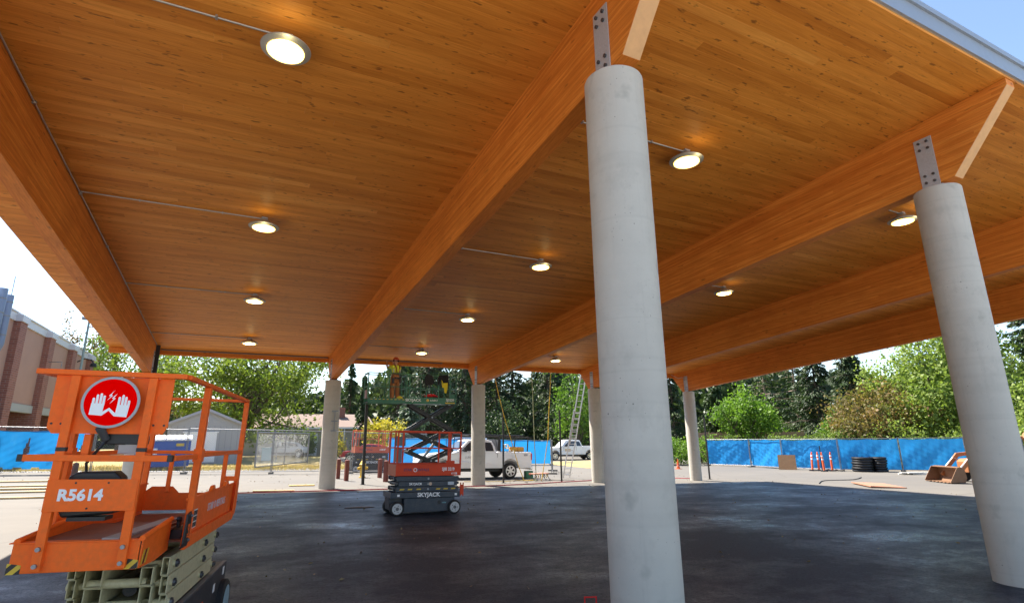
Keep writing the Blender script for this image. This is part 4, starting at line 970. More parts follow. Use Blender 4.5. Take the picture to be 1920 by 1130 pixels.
# ------------------------------------------------------------------ loader at the right
bh = thing('backhoe_loader', 'rusty orange backhoe loader with lowered bucket, half behind the right column', 'loader', matrix=ground_matrix(32.75, 14.85, math.radians(150)) @ Matrix.Scale(.85, 4))
b = MB(); prof = [(2.05,.05),(2.10,.10),(1.62,.86),(1.40,.90),(1.22,.72),(1.18,.30),(1.30,.06)]
inn = [(2.02,.09),(1.60,.80),(1.42,.84),(1.27,.70),(1.23,.32),(1.33,.10)]
b.prism(prof, 'y', -1.08, -1.05).prism(prof, 'y', 1.05, 1.08)
for i in range(2, len(prof)):
    p, q = prof[i], prof[(i+1) % len(prof)]
    b.bar((p[0],-1.05,p[1]),(p[0],1.05,p[1]),.03,.03); 
    b.add([(p[0],-1.05,p[1]),(p[0],1.05,p[1]),(q[0],1.05,q[1]),(q[0],-1.05,q[1]),(p[0]+.025,-1.05,p[1]),(p[0]+.025,1.05,p[1]),(q[0]+.025,1.05,q[1]),(q[0]+.025,-1.05,q[1])], [(0,1,2,3),(7,6,5,4),(0,4,5,1),(2,6,7,3)])
bu = b.build('bucket', M_BUCKET, bh)
for k in range(7): MB().prism([(2.02,.03),(2.20,.045),(2.05,.08)], 'y', -.95+k*.30, -.88+k*.30).build('tooth', M_BUCKET, bu)
for s in (-1, 1):
    MB().prism([(1.30,.35),(1.42,.45),(.35,1.62),(-.35,1.68),(-.40,1.50),(.25,1.40)], 'y', s*.62-.06, s*.62+.06).build('loader_arm', M_BHOE, bh, bevel=.01)
    MB().tube((1.22,s*.62,.70),(.55,s*.62,1.35),.05,10).tube((.55,s*.62,1.35),(-.1,s*.62,1.0),.065,10).build('hydraulic_ram', M_PLATE, bh, smooth=True)
    for x, r, w_ in ((0,.38,.26),(-2.1,.72,.42)):
        wv = MB().lathe([(.001,-w_/2),(r*.6,-w_/2),(r*.93,-w_/2),(r,-w_*.3),(r,w_*.3),(r*.93,w_/2),(r*.6,w_/2),(.001,w_/2)], 28, (x, s*.80, r), 'y').build('wheel', M_RUBBER, bh, smooth=True)
        e = s*(w_/2+.004); MB().lathe([(.001,-.01),(r*.56,-.01),(r*.56,.01),(.001,.01)], 20, (x, s*.80+e, r), 'y').build('rim', mat('tan_rim', (.36,.25,.15), .6, dirt=.5), wv)
MB().prism([(.55,.55),(.55,1.15),(.35,1.30),(-1.1,1.38),(-1.1,.55)], 'y', -.42, .42).build('hood', M_BHOE, bh, bevel=.03)
MB().box(-3.0,-.9,-.55,.55,.55,1.05).build('chassis', M_BHOE, bh, bevel=.03)
for x in (-1.15, -2.35):
    for s in (-1, 1): MB().bar((x,s*.62,1.0),(x,s*.60,2.45),.07,.07,(0,1,0)).build('canopy_post', M_BLACKSTEEL, bh)
MB().box(-2.6,-1.0,-.72,.72,2.452,2.55).build('canopy_roof', M_BHOE, bh, bevel=.02)
MB().box(-2.0,-1.6,-.25,.25,1.051,1.55).build('seat', M_BLACK, bh, bevel=.04)
MB().prism([(-3.0,.7),(-3.25,.8),(-3.75,2.55),(-3.35,2.75),(-3.15,2.45),(-3.3,2.2)], 'y', -.14, .14).build('boom', M_BHOE, bh, bevel=.02)

# ------------------------------------------------------------------ posts, bollards, hydrant
for i, (x, y, lab) in enumerate(((4.55,28.1,'maroon square bollard just right of the second far column, rear one'),(4.66,26.5,'maroon square bollard right of the second far column, front one'),(6.62,28.4,'maroon square bollard behind the hydrant, left of the orange lift, rear one'),(6.2,25.4,'maroon square bollard beside the orange lift, front one'))):
    g = gz(x,y); b = MB().box(-.085,.085,-.085,.085,-.05,.91); b.add([(-.085,-.085,.91),(.085,-.085,.91),(.085,.085,.91),(-.085,.085,.91),(0,0,.935)], [(0,1,4),(1,2,4),(2,3,4),(3,0,4)])
    o = b.build('bollard', M_BOLLARD, bevel=.01, label=lab, cat='bollard', group='maroon bollards'); o.location = (x,y,g); o.rotation_euler = (0,0,.15*i)
hy = thing('fire_hydrant', 'yellow fire hydrant standing between the maroon bollards', 'hydrant', (5.82,28.7,gz(5.82,28.7)))
MB().lathe([(.17,0),(.17,.05),(.12,.06),(.12,.50),(.15,.52),(.15,.58),(.125,.60)], 18).build('barrel', M_YELLOW, hy, smooth=True)
MB().lathe([(.125,.60),(.17,.61),(.17,.65),(.13,.68),(.10,.78),(.04,.83),(.035,.88),(.001,.88)], 18).build('bonnet', M_YELLOW, hy, smooth=True)
for d_ in ((1,0),(-1,0),(0,-1)):
    MB().tube((d_[0]*.1,d_[1]*.1,.46),(d_[0]*.24,d_[1]*.24,.46),.065 if d_[1] == 0 else .085,12).tube((d_[0]*.24,d_[1]*.24,.46),(d_[0]*.27,d_[1]*.27,.46),.03,6).build('outlet_cap', M_YELLOW, hy, smooth=True)
for i, (x, y, r, hh, lab) in enumerate(((4.9,24.0,.055,3.5,'thick black steel post under the left end of the green lift'),(11.08,23.3,.032,3.3,'slim black post in front of the white pickup bed'),(14.11,23.2,.032,3.35,'slim black post left of the aluminium ladder'),(23.39,22.93,.032,3.3,'slim black post beside the far right column'),(15.2,31,.02,0,''))):
    if hh == 0: continue
    g = gz(x,y); b = MB().box(-r,r,-r,r,-.05,hh)
    b.box(-r-.05,r+.05,-r-.05,r+.05,0.004,.014); b.tube((0,0,hh),(0,0,hh+.02),r*.6,8)
    o = b.build('steel_post', M_BLACKSTEEL, label=lab, cat='post', group='black steel posts by the far columns'); o.location = (x,y,g)

# ------------------------------------------------------------------ ladder, cords, hoses, site clutter
ld_ = thing('ladder', 'tall aluminium extension ladder leaning on the far roof edge', 'ladder', (0,0,0))
A = Vector((16.05,25.9,gz(16.05,25.9)+.02)); B = Vector((16.22,24.14,4.72)); dirx = Vector((1,.12,0)).normalized(); axis = (B-A)
for k, (f0, f1, off, wd_) in enumerate(((0,.66,0,.44),(.33,1.0,.05,.38))):
    o_ = Vector((0,-off,0))
    for s in (-1, 1): MB().bar(A+axis*f0+dirx*s*wd_/2+o_, A+axis*f1+dirx*s*wd_/2+o_, .028, .075, dirx.cross(axis)).build('side_rail', M_ALU, ld_)
    n = int((f1-f0)*axis.length/.31)
    for i in range(n):
        c = A+axis*(f0+(f1-f0)*(i+.5)/n)+o_; MB().tube(c-dirx*wd_/2, c+dirx*wd_/2, .017, 8).build('rung', M_ALU, ld_)
MB().box(16.0,16.4,24.06,24.13,4.5,4.62).build('rope_block', M_PLATE, ld_)
for i, (pts, m_, lab) in enumerate((
    ([(13.68,23.2,4.66),(13.62,23.2,3.9),(13.50,23.2,2.6),(13.42,23.2,1.5),(13.33,23.4,.5),(13.25,23.6,-.4),(13.5,24.1,-.48)], M_CORDY, 'yellow extension cord hanging from the far rim near the ladder'),
    ([(12.60,23.2,4.66),(12.64,23.2,3.2),(12.70,23.25,1.5),(12.78,23.3,-.2),(12.95,23.8,-.44),(13.4,24.3,-.47)], mat('grey_green_cord', (.30,.32,.18), .6), 'pale green cord hanging from the far rim behind the pickup tail'),
    ([(10.55,23.2,4.66),(10.82,23.2,3.5),(11.1,23.2,2.5),(11.45,23.25,1.5),(11.9,23.4,.3),(12.4,23.8,-.42),(13.2,24.4,-.47)], M_CORDY, 'slanting yellow cord hanging above the white pickup bed'))):
    MB().path(pts, .019, 6).build('hanging_cord', m_, label=lab, cat='cord', smooth=True)
def ground_path(name, pts, r, m_, label, cat):
    q = []
    for i in range(len(pts)-1):
        for k in range(6):
            u = k/6; p0 = pts[max(i-1,0)]; p1 = pts[i]; p2 = pts[i+1]; p3 = pts[min(i+2,len(pts)-1)]
            f = lambda a, b_, c, d_: .5*((2*b_)+(-a+c)*u+(2*a-5*b_+4*c-d_)*u*u+(-a+3*b_-3*c+d_)*u**3)
            x, y = f(p0[0],p1[0],p2[0],p3[0]), f(p0[1],p1[1],p2[1],p3[1]); q.append((x,y,gz(x,y)+r+.006))
    q.append((pts[-1][0],pts[-1][1],gz(*pts[-1])+r+.006))
    return MB().path(q, r, 6).build(name, m_, label=label, cat=cat, smooth=True)
ground_path('hose', [(-.6,20.95),(2.5,21.05),(5.5,21.2),(8.5,21.5),(11.5,22.0),(14,22.9),(16.3,23.6),(17.5,24.8)], .022, M_HOSE, 'long red hose lying along the shadow edge at the far columns', 'hose')
ground_path('hose', [(24.2,27.0),(22.6,25.2),(21.9,24.4),(22.3,23.6),(23.1,23.2)], .022, M_HOSE, 'short red hose beside the far right column', 'hose')
ground_path('cord', [(9.6,24.4),(11.4,24.1),(12.4,24.5),(13.1,24.3),(13.6,24.9)], .014, M_CORDY, 'yellow cord trailing on the ground by the pickup', 'cord')
ground_path('hose', [(31.4,19.6),(29.5,18.9),(27.8,19.3),(25.9,18.3)], .02, M_BLACK, 'black hose lying on the pavement left of the loader', 'hose')
ground_path('rope', [(-7.3,31.5),(-6.5,30.7),(-6.0,31.4),(-6.6,32.4)], .015, M_CORDY, 'yellow rope on the ground by the torn tarp', 'rope')
st = thing('cable_stand', 'low splitter stand with tangled cords on the pavement right of the pickup', 'cable stand', (13.65,24.55,gz(13.65,24.55)))
MB().prism([(-.42,-.25),(.42,-.25),(.46,.25),(-.46,.25)], 'z', .30, .345).build('top', mat('brown_top', (.34,.15,.10), .6, dirt=.4), st, bevel=.01)
for s in (-1, 1):
    for e in (-1, 1): MB().path([(s*.34,e*.2,.30),(s*.40,e*.24,.1),(s*.50,e*.28,.012),(s*.62,e*.28,.012)], .015, 6).build('leg', M_BLACKSTEEL, st, smooth=True)
for k in range(6):
    x = -.32+k*.12; MB().path([(x,-.2,.30),(x+.02,-.27,.22),(x-.03,-.26,.13),(x+.03,-.24,.20),(x,-.2,.29)], .018, 6).build('plug_cord', M_CORDY if k % 2 else M_BLACK, st, smooth=True)
for s in (-1, 1): ground_path('cord', [(13.65+s*.5,24.5),(13.65+s*.9,24.2),(13.65+s*1.4,24.35),(13.65+s*1.7,24.0)], .013, M_BLACK, 'black cord snaking %s from the cable stand' % ('right' if s > 0 else 'left'), 'cord')
o = MB().box(-.20,.20,-.15,.15,0,.36).box(-.19,.19,-.14,.14,.361,.37).build('box', mat('green_box', (.03,.20,.10), .5, dirt=.3), bevel=.01, label='small green box on the pavement behind the pickup tail', cat='box'); o.location = (13.95,26.26,gz(13.95,26.26)+.003)
MB().box(-.06,.06,-.153,-.151,.17,.28).build('red_label', M_RED, o)
def plank_thing(x, y, L, w_, h_, rz, m_, label, cat='board'):
    o = MB().box(-L/2,L/2,-w_/2,w_/2,0,h_).build('board', m_, bevel=.004, label=label, cat=cat, group='loose boards on the ground')
    o.matrix_world = ground_matrix(x, y, rz, .006)
for (x,y,L,w_,h_,rz,lab) in ((-8.6,28.9,5.6,.24,.05,.02,'long pale board on the ground, farthest of the stack at the left edge'),(-7.9,26.2,6.2,.30,.05,.03,'long pale board on the ground, second farthest at the left edge'),(-7.2,24.7,5.2,.30,.06,.0,'long yellow board on the ground, middle one at the left edge'),(-6.8,23.3,4.8,.25,.05,.03,'long yellow board on the ground, second nearest at the left edge'),(-6.0,21.1,4.6,.20,.05,.01,'long pale board on the ground, nearest at the left edge')):
    plank_thing(x,y,L,w_,h_,rz,M_BOARD,lab)
plank_thing(1.35,21.6,1.35,.16,.04,-.12,M_BOARD,'short pale board lying left of the second far column, front one')
plank_thing(2.5,23.9,.95,.22,.04,.03,mat('yellow_board', (.62,.44,.16), .6),'short yellow board lying beside the second far column base')
o = MB().prism([(-1.3,-.7),(1.25,-.75),(1.3,.62),(-1.2,.7)], 'z', 0, .05).build('road_plate', mat('rusty_plate', (.42,.20,.12), .6, .2, var=.25, dirt=.5), bevel=.006, label='rusty steel road plate lying on the pavement before the loader', cat='steel plate'); o.matrix_world = ground_matrix(27.0, 16.2, .9, .02) @ Matrix.Rotation(math.radians(2), 4, 'X')
for i, (x,y,tl) in enumerate(((34.75,24.9,.06),(35.0,24.6,.02),(34.75,24.05,-.03),(35.8,24.45,.04),(35.5,24.0,0),(36.3,24.1,.01))):
    t = thing('delineator_post', ['leftmost orange delineator post, leaning','second orange delineator post from the left','third orange delineator post from the left','fourth orange delineator post from the left','fifth orange delineator post from the left','rightmost orange delineator post'][i], 'delineator', group='orange delineator posts by the blue fence', matrix=ground_matrix(x,y,0,.004) @ Matrix.Rotation(tl*2, 4, 'Y'))
    MB().lathe([(.22,0),(.22,.05),(.08,.08)], 12).build('base', M_BLACK, t, smooth=True)
    MB().lathe([(.064,.07),(.058,1.05),(.054,1.07),(.034,1.12),(.04,1.19),(.001,1.22)], 14).build('tube', M_DELIN, t, smooth=True)
    for z in (.72, .92): MB().lathe([(.0625,z),(.0615,z+.10)], 14).build('band', M_WHITE, t, smooth=True)
for i, (x,y) in enumerate(((34.9,24.3),(36.6,23.3),(37.6,22.2))):
    o = MB().tube((0,0,0),(.04,0,1.62),.03,8).build('stake', M_BLACKSTEEL, label=['black stake among the orange posts','black stake between orange posts and coiled pipe','black stake behind the coiled pipe'][i], cat='stake'); o.location = (x,y,gz(x,y))
o = MB().box(-.56,.56,-.012,.012,0,1.0).build('plywood_sheet', M_PLY, label='plywood sheet leaning on the blue screen fence', cat='plywood'); o.matrix_world = Matrix.Translation((34.55,26.6,gz(34.5,26.6)+.01)) @ Matrix.Rotation(math.radians(-52), 4, 'Z') @ Matrix.Rotation(math.radians(-12), 4, 'X')
for i, (x,y,n,R0) in enumerate(((36.4,22.5,6,.55),(36.95,21.75,6,.34))):
    t = thing('pipe_coil', ['larger stack of coiled black corrugated pipe by the blue fence','smaller stack of coiled black pipe, right of the larger one'][i], 'pipe coil', (x,y,gz(x,y)), group='coiled black pipe by the blue fence')
    for k in range(n):
        prof = [(R0+.075*math.cos(q*PI/4), .08+.155*k*.98+.075*math.sin(q*PI/4)) for q in range(9)]
        MB().lathe(prof, 28, (rip.uniform(-.03,.03),rip.uniform(-.03,.03),0)).build('pipe_turn', M_BLACK, t, smooth=True)
for i in range(5):
    x, y = 36.0+.25*(i % 3), 19.2-.2*(i % 3)
    o = MB().box(-.9,.9,-.09,.09,0,.07).build('timber', mat('pale_timber', (.62,.60,.54), .6, var=.1), label=['pale timber at the bottom left of the pile by the loader bucket','pale timber at the bottom middle of the pile by the bucket','pale timber at the bottom right of the pile by the bucket','pale timber on top of the pile by the bucket, left','pale timber on top of the pile by the bucket, right'][i], cat='timber', group='timber pile by the loader')
    o.location = (x,y,gz(x,y)+.005+.075*(i//3)); o.rotation_euler = (0,0,2.35+.1*i)
# red steel horse near the nearest column base
rh = thing('steel_trestle', 'small red steel trestle at the foot of the nearest column', 'trestle', matrix=ground_matrix(3.36,5.05,-.30))
for x in (-.06,.06): MB().bar((x,0,.0),(x,0,.20),.012,.012,(0,1,0)).build('leg', M_RED, rh)
MB().bar((-.066,0,.206),(.066,0,.206),.016,.012).build('top_bar', M_RED, rh)
MB().bar((-.06,.0,.02),(-.06,.25,.02),.012,.012).build('foot_bar', M_RED, rh)
# traffic cones
for i, (x,y) in enumerate(((-7.0,33.6),(29.6,32.0),(13.0,40.5))):
    t = thing('traffic_cone', ['orange traffic cone behind the nearest lift, by the torn tarp','slim orange cone left of the far right column','orange cone far behind the small orange lift'][i], 'traffic cone', (x,y,gz(x,y)+.004))
    MB().box(-.18,.18,-.18,.18,0,.03).build('base', M_DELIN, t); MB().lathe([(.13,.03),(.03,.70),(.001,.71)], 14).build('cone', M_DELIN, t, smooth=True); MB().lathe([(.102,.22),(.075,.38)], 14).build('band', M_WHITE, t)
# flattened debris on the asphalt
random.seed(4)
b = MB(); pts = [(.42*math.cos(a*.7)*random.uniform(.6,1.2), .16*math.sin(a*.7)*random.uniform(.6,1.2)) for a in range(9)]
b.prism(pts, 'z', 0, .008); o = b.build('rag', mat('brown_rag', (.10,.08,.065), .8, var=.3), label='flat brown rag on the asphalt left of the orange lift', cat='rag'); o.matrix_world = ground_matrix(3.15,15.6,.1,.011)
# ------------------------------------------------------------------ brick gymnasium at the left
M_STUCCO = mat('pink_stucco', (.40,.245,.19), .9, 0, var=.10, scale=.8, bump=.3)
M_COPING = mat('pale_metal_coping', (.55,.56,.60), .5, .1, var=.05)
M_LINTEL = mat('grey_concrete_band', (.36,.38,.37), .8, 0, var=.08)
bl = thing('brick_building', 'tall brick and stucco building with pilasters at the left edge', 'building', (-13,0,0))
MB().box(-14,-.02,26,62.6,4.0,8.9).build('wall', M_STUCCO, bl)
MB().box(-14,-1.2,26,62.6,-.3,3.99).build('recessed_wall', mat('dark_recess_wall', (.16,.13,.11), .9, var=.1), bl)
pys = [31.0 + 6.2*k for k in range(6)]
for yc in pys:
    MB().box(-1.21,.35,yc-.58,yc+.58,-.3,8.9).build('pilaster', M_BRICK, bl)
    MB().box(-.1,.43,yc-.66,yc+.66,8.902,9.30).build('pilaster_cap', M_COPING, bl)
for k in range(5):
    y0 = pys[k] + .585; y1 = pys[k+1] - .585
    MB().box(-.3,.08,y0,y1,3.55,4.05).build('lintel', M_LINTEL, bl)
    gd_ = MB().box(-1.19,-1.1,y0+.3,y1-.3,.05,3.3).build('roller_door', mat('beige_roller_door', (.32,.29,.22), .6), bl)
    for q in range(1, 8): MB().box(-1.098,-1.088,y0+.3,y1-.3,.05+q*.4,.07+q*.4).build('door_rib', M_LINTEL, gd_)
MB().box(-14.1,.08,25.9,62.7,8.902,9.40).build('coping', M_COPING, bl)
MB().box(-14.1,.16,25.9,62.78,9.402,9.48).build('coping_lip', M_COPING, bl)
M_DUCT = mat('blue_grey_duct', (.20,.25,.36), .45, .3, var=.1)
for yy, zt_ in ((38.75, 10.0), (39.75, 9.85)):
    MB().path([(.48,yy,zt_),(.48,yy,7.0),(.42,yy,6.75),(.2,yy,6.6),(-.3,yy,6.55)], .22, 14).build('duct', M_DUCT, bl, smooth=True)
    for z in (7.5, 8.6, 9.4): MB().lathe([(.225,z),(.24,z+.02),(.24,z+.06),(.225,z+.08)], 16, (.48,yy,0)).build('duct_collar', M_GALV, bl, smooth=True)
MB().tube((-.8,44.1,9.48),(-.8,44.1,12.0),.025,6).build('antenna', M_GALV, bl)
MB().path([(.0,58.4,8.3),(.5,58.3,8.6),(1.0,58.2,8.5),(1.2,58.2,8.2)], .05, 6).tube((1.2,58.2,8.2),(1.2,58.2,7.9),.2,10,.28).build('wall_lamp', M_BLACKSTEEL, bl)
MB().path([(.36,49.6,7.2),(1.1,49.5,7.25),(1.1,49.5,6.9)], .03, 6).build('wall_bracket', M_GALV, bl)

# ------------------------------------------------------------------ yard light
lp = thing('light_pole', 'twin-headed parking light pole behind the brick building corner', 'light pole', (-9.6,44.2,gz(-9.6,44.2)))
gg = gz(-9.6,44.2)
MB().tube((0,0,0),(0,0,9.75-gg),.09,10,.06).build('pole', mat('grey_green_pole', (.22,.28,.26), .5), lp, smooth=True)
MB().box(.0,.9,-.05,.05,9.02-gg,9.08-gg).box(.35,1.35,-.2,.2,8.95-gg,9.1-gg).build('lamp_head', M_GALV, lp, bevel=.02)
MB().box(-.40,.05,-.12,.12,9.5-gg,9.7-gg).build('lamp_head', M_GALV, lp, bevel=.02)

# ------------------------------------------------------------------ grey shed
sx0, sy0 = -4.35, 45.0; sg0 = gz(-2,46)
sh = thing('shed', 'grey gable storage shed with white double doors behind the wire fence', 'shed', (-2.05,45.0,sg0))
M_SID = mat('grey_siding', (.36,.365,.375), .75, 0, var=.06)
hwS = 2.28; eav = 2.75; pk = 3.72
MB().prism([(-hwS,-.1),(hwS,-.1),(hwS,eav),(0,pk),(-hwS,eav)], 'y', 0, 6.5).build('wall', M_SID, sh)
for s in (-1, 1):
    MB().prism([(s*(hwS+.18),eav-.10),(s*(hwS+.18),eav+.02),(0,pk+.12),(0,pk+.005)], 'y', -.22, 6.7).build('roof', mat('grey_shingle', (.20,.205,.215), .9, var=.15, bump=.4), sh)
    MB().prism([(s*(hwS+.20),eav-.18),(s*(hwS+.20),eav+.0),(0,pk+.10),(0,pk-.08)], 'y', -.25, -.222).build('barge_board', mat('pale_grey_trim', (.36,.37,.40), .6), sh)
for k in range(12): MB().box(-2.1+k*.38,-2.085+k*.38,-.008,-.001,0,eav-.15).build('siding_groove', mat('dark_groove', (.16,.165,.17), .8), sh)
for s in (-1, 1):
    d_ = MB().box(min(.01*s,1.02*s)-.25,max(.01*s,1.02*s)-.25,-.05,-.002,.08,2.1).build('door', M_WHITE, sh, bevel=.01)
    MB().box(s*.1-.27,s*.1-.23,-.09,-.051,1.0,1.12).build('handle', M_BLACK, d_)
MB().box(-1.36,.86,-.06,-.001,2.102,2.18).build('door_track', M_WHITE, sh)
MB().box(-.24,.14,-.06,-.001,2.85,3.25).build('vent', M_WHITE, sh, bevel=.01)

# ------------------------------------------------------------------ dumpster
dm = thing('dumpster', 'blue dumpster with ribbed white lids behind the wire fence', 'dumpster', (-3.75,39.0,gz(-3.75,39)), math.radians(4))
M_DUMP = mat('blue_dumpster_paint', (.03,.10,.40), .5, 0, var=.15, dirt=.35)
MB().prism([(-.95,.15),(.95,.15),(1.05,1.35),(.85,1.62),(-.95,1.72)], 'x', -1.3, 1.3).build('bin', M_DUMP, dm, bevel=.02)
for k in range(6): MB().box(-1.2+k*.46,-1.13+k*.46,-1.01,-.951,.3,1.3).build('rib', M_DUMP, dm)
for s in (-1, 1):
    l_ = MB().prism([(-1.0,1.60),(-1.0,1.66),(-.2,1.93),(.9,1.80),(.9,1.73),(-.2,1.86)], 'x', min(.02*s,1.32*s), max(.02*s,1.32*s)).build('lid', mat('off_white_lid', (.60,.60,.58), .5, dirt=.2), dm)
    for q in range(5): MB().prism([(-.98,1.662),(-.2,1.932),(.88,1.803),(.88,1.83),(-.2,1.965),(-.98,1.69)], 'x', s*(.15+q*.25)-.035, s*(.15+q*.25)+.035).build('lid_rib', MATS['off_white_lid'], l_)
MB().box(.55,.95,-1.02,-.955,1.30,1.46).build('yellow_decal', M_YELLOW, dm); MB().box(-.75,-.35,-1.02,-.955,.85,1.2).build('white_decal', M_WHITE, dm)
for s in (-1, 1): MB().box(min(s*1.301,s*1.42),max(s*1.301,s*1.42),-.35,.35,.75,.95).build('fork_pocket', M_DUMP, dm)
for s in (-1,1):
    for e in (-.8,.8): MB().tube((s*1.1-.04,e,.09),(s*1.1+.04,e,.09),.09,12).build('caster', M_RUBBER, dm)

# ------------------------------------------------------------------ house behind the maple
hz = gz(8,62)+.2
ho = thing('house', 'low tan house with brown gable roof and brick chimney behind the trees', 'house', (8.0,62.5,hz))
M_TAN = mat('tan_siding', (.40,.36,.27), .8, 0, var=.06)
MB().box(-6.0,5.2,0,8,-.6,2.75).build('wall', M_TAN, ho)
rf = MB().prism([(-.7,2.62),(4.0,4.12),(8.7,2.62),(8.7,2.76),(4.0,4.28),(-.7,2.76)], 'x', -6.5, 5.7).build('roof', mat('brown_shingle', (.21,.15,.125), .9, 0, var=.15, scale=3, bump=.4), ho)
MB().box(2.0,2.9,2.6,3.4,3.6,5.0).build('chimney', M_BRICK, rf)
MB().box(-6.5,5.7,-.74,-.705,2.56,2.74).build('gutter', M_WHITE, ho)
for x0, x1 in ((-4.6,-2.6),(.2,1.4),(3.6,4.8)):
    f = MB().box(x0-.08,x1+.08,-.05,-.002,.92,2.28).build('window', M_WHITE, ho)
    n = 2 if x1-x0 > 1.5 else 1
    for q in range(n): MB().box(x0+(x1-x0)*q/n+.03,x0+(x1-x0)*(q+1)/n-.03,-.06,-.051,1.0,2.2).build('pane', GLASS, f)
dr = MB().box(-1.2,-.25,-.05,-.002,-.4,2.1).build('door', M_WHITE, ho); MB().ball((-.38,-.09,.85),.05,8).build('handle', M_ALU, dr)
for x in (-1.9, 2.4): MB().box(x-.06,x+.06,-.62,-.5,-.5,2.6).build('porch_post', M_WHITE, ho)
# carport wall behind the gate
MB().prism([(-4,0),(4,0),(4,1.5),(-4,1.5)], 'y', 0, .12).build('low_wall', M_LINTEL, label='long low grey wall far behind the wire gate', cat='wall').location = (1.0,61.5,gz(1,61))
o = MB().box(-.35,.35,-.35,.35,0,.95).box(-.38,.38,-.38,.38,.951,1.02).build('trash_bin', mat('pale_teal_bin', (.32,.52,.52), .6), label='pale teal bin beside the shed', cat='bin', bevel=.02); o.location = (2.3,50.0,gz(2.3,50))

# ------------------------------------------------------------------ timber fence panels far right, utility pole
M_CEDAR = mat('brown_cedar_fence', (.26,.16,.105), .85, 0, var=.2, scale=2)
wf0, wf1 = Vector((39.9,41.5,0)), Vector((50.5,36.5,0))
for k in range(6):
    a = wf0.lerp(wf1, k/6); c = wf0.lerp(wf1, (k+1)/6); L = (c-a).length
    t = thing('timber_fence', '%s brown timber fence panel beyond the blue screen fence' % ['leftmost','second from left','third from left','fourth from left','fifth from left','rightmost'][k], 'fence', (a.x,a.y,gz(a.x,a.y)+1.15), math.atan2(c.y-a.y,c.x-a.x), 'brown timber fence panels')
    n = 12
    b = MB()
    for q in range(n): MB().box(L*q/n+.006,L*(q+1)/n-.006,-.012,.012,-1.1,1.42+.02*math.sin(q*2+k)).build('plank', M_CEDAR, t)
    for z in (.25, 1.1): MB().box(0,L-.004,.0125,.06,z,z+.09).build('rail', M_CEDAR, t)
    MB().box(-.05,.05,.061,.15,-1.1,1.5).build('post', M_CEDAR, t)
up = thing('utility_pole', 'dark timber utility pole among the right hand trees', 'utility pole', (50.4,32.5,gz(50.4,32.5)))
MB().tube((0,0,0),(0,0,5.4),.16,10,.12).build('pole', bark('pole_timber', (.14,.10,.075)), up, smooth=True); MB().box(-.9,.9,-.06,.06,4.9,5.02).build('crossarm', bark('pole_timber'), up)
for s in (-.8,.8): MB().tube((s,0,5.02),(s,0,5.16),.04,8).build('insulator', M_WHITE, up)

# ------------------------------------------------------------------ the worker
def skin_mesh(name, m_, verts, edges, radii, parent, sub=2):
    me = bpy.data.meshes.new(name); me.from_pydata(verts, edges, []); o = bpy.data.objects.new(name, me); COL.objects.link(o)
    o.modifiers.new('skin', 'SKIN')
    for i, r in enumerate(radii):
        sv = me.skin_vertices[0].data[i]; sv.radius = (r, r) if not isinstance(r, tuple) else r; sv.use_root = (i == 0)
    o.modifiers['skin'].use_smooth_shade = True
    s = o.modifiers.new('sub', 'SUBSURF'); s.levels = sub; s.render_levels = sub
    me.materials.append(m_); 
    if parent: o.parent = parent
    return o
# local: facing +y, x to the right
PZ = 2.97 + .056
pv = [(0,0,.93),(0,.01,1.10),(0,0,1.28),(0,-.01,1.42),(0,.0,1.50),(0,.02,1.56),(0,.0,1.68)]
pe = [(i,i+1) for i in range(6)]; pr = [.135,.125,.145,.12,.055,.075,.088]
for s, sh_, el, ha in ((-1,(-.18,-.01,1.40),(-.30,.20,1.42),(-.16,.36,1.62)), (1,(.18,-.01,1.40),(.34,.16,1.36),(.20,.36,1.58))):
    i = len(pv); pv += [sh_, el, ha, (ha[0]*.9, ha[1]+.05, ha[2]+.07)]; pe += [(3,i),(i,i+1),(i+1,i+2),(i+2,i+3)]; pr += [.062,.045,.032,(.038,.022)]
    tip = Vector(pv[i+3])
    for q, (dx, dz, ln) in enumerate(((-.028,.0,.07),(-.010,.008,.085),(.010,.008,.08),(.028,.0,.062))):
        j = len(pv); a = tip+Vector((dx,.0,dz)); pv += [tuple(a+Vector((0,.01,ln*.5))), tuple(a+Vector((0,.035,ln*.95)))]; pe += [(i+3,j),(j,j+1)]; pr += [.0095,.008]
    j = len(pv); pv += [tuple(Vector(ha)+Vector((-s*.045,.03,.03))), tuple(Vector(ha)+Vector((-s*.06,.05,.07)))]; pe += [(i+2,j),(j,j+1)]; pr += [.011,.009]
for s in (-1, 1):
    i = len(pv); pv += [(s*.10,0,.86),(s*.125,.02,.50),(s*.135,-.01,.10),(s*.14,.13,.05)]; pe += [(0,i),(i,i+1),(i+1,i+2),(i+2,i+3)]; pr += [.10,.068,.048,.042]
worker = skin_mesh('person', mat('skin_tone', (.48,.27,.19), .6, var=.06), pv, pe, pr, None)
tag(worker, 'person in brown overalls and orange hard hat working overhead on the green lift', 'person')
worker.location = (5.58, 21.95, PZ); worker.rotation_euler = (0,0,math.radians(24))
M_OVER = mat('brown_overalls', (.30,.115,.04), .85, 0, var=.18, scale=9, bump=.5); M_SHIRT = mat('lime_shirt', (.62,.72,.05), .75, 0, var=.12, scale=9, bump=.4)
ov = [(0,0,.93),(0,.01,1.08),(0,0,1.22)]; oe = [(0,1),(1,2)]; orr = [.165,.155,.150]
for s in (-1, 1):
    i = len(ov); ov += [(s*.105,0,.84),(s*.13,.02,.50),(s*.138,-.01,.08)]; oe += [(0,i),(i,i+1),(i+1,i+2)]; orr += [.122,.095,.088]
skin_mesh('overalls', M_OVER, ov, oe, orr, worker)
svv = [(0,0,1.12),(0,0,1.28),(0,-.01,1.42),(0,0,1.47)]; se = [(0,1),(1,2),(2,3)]; sr = [.150,.162,.138,.075]
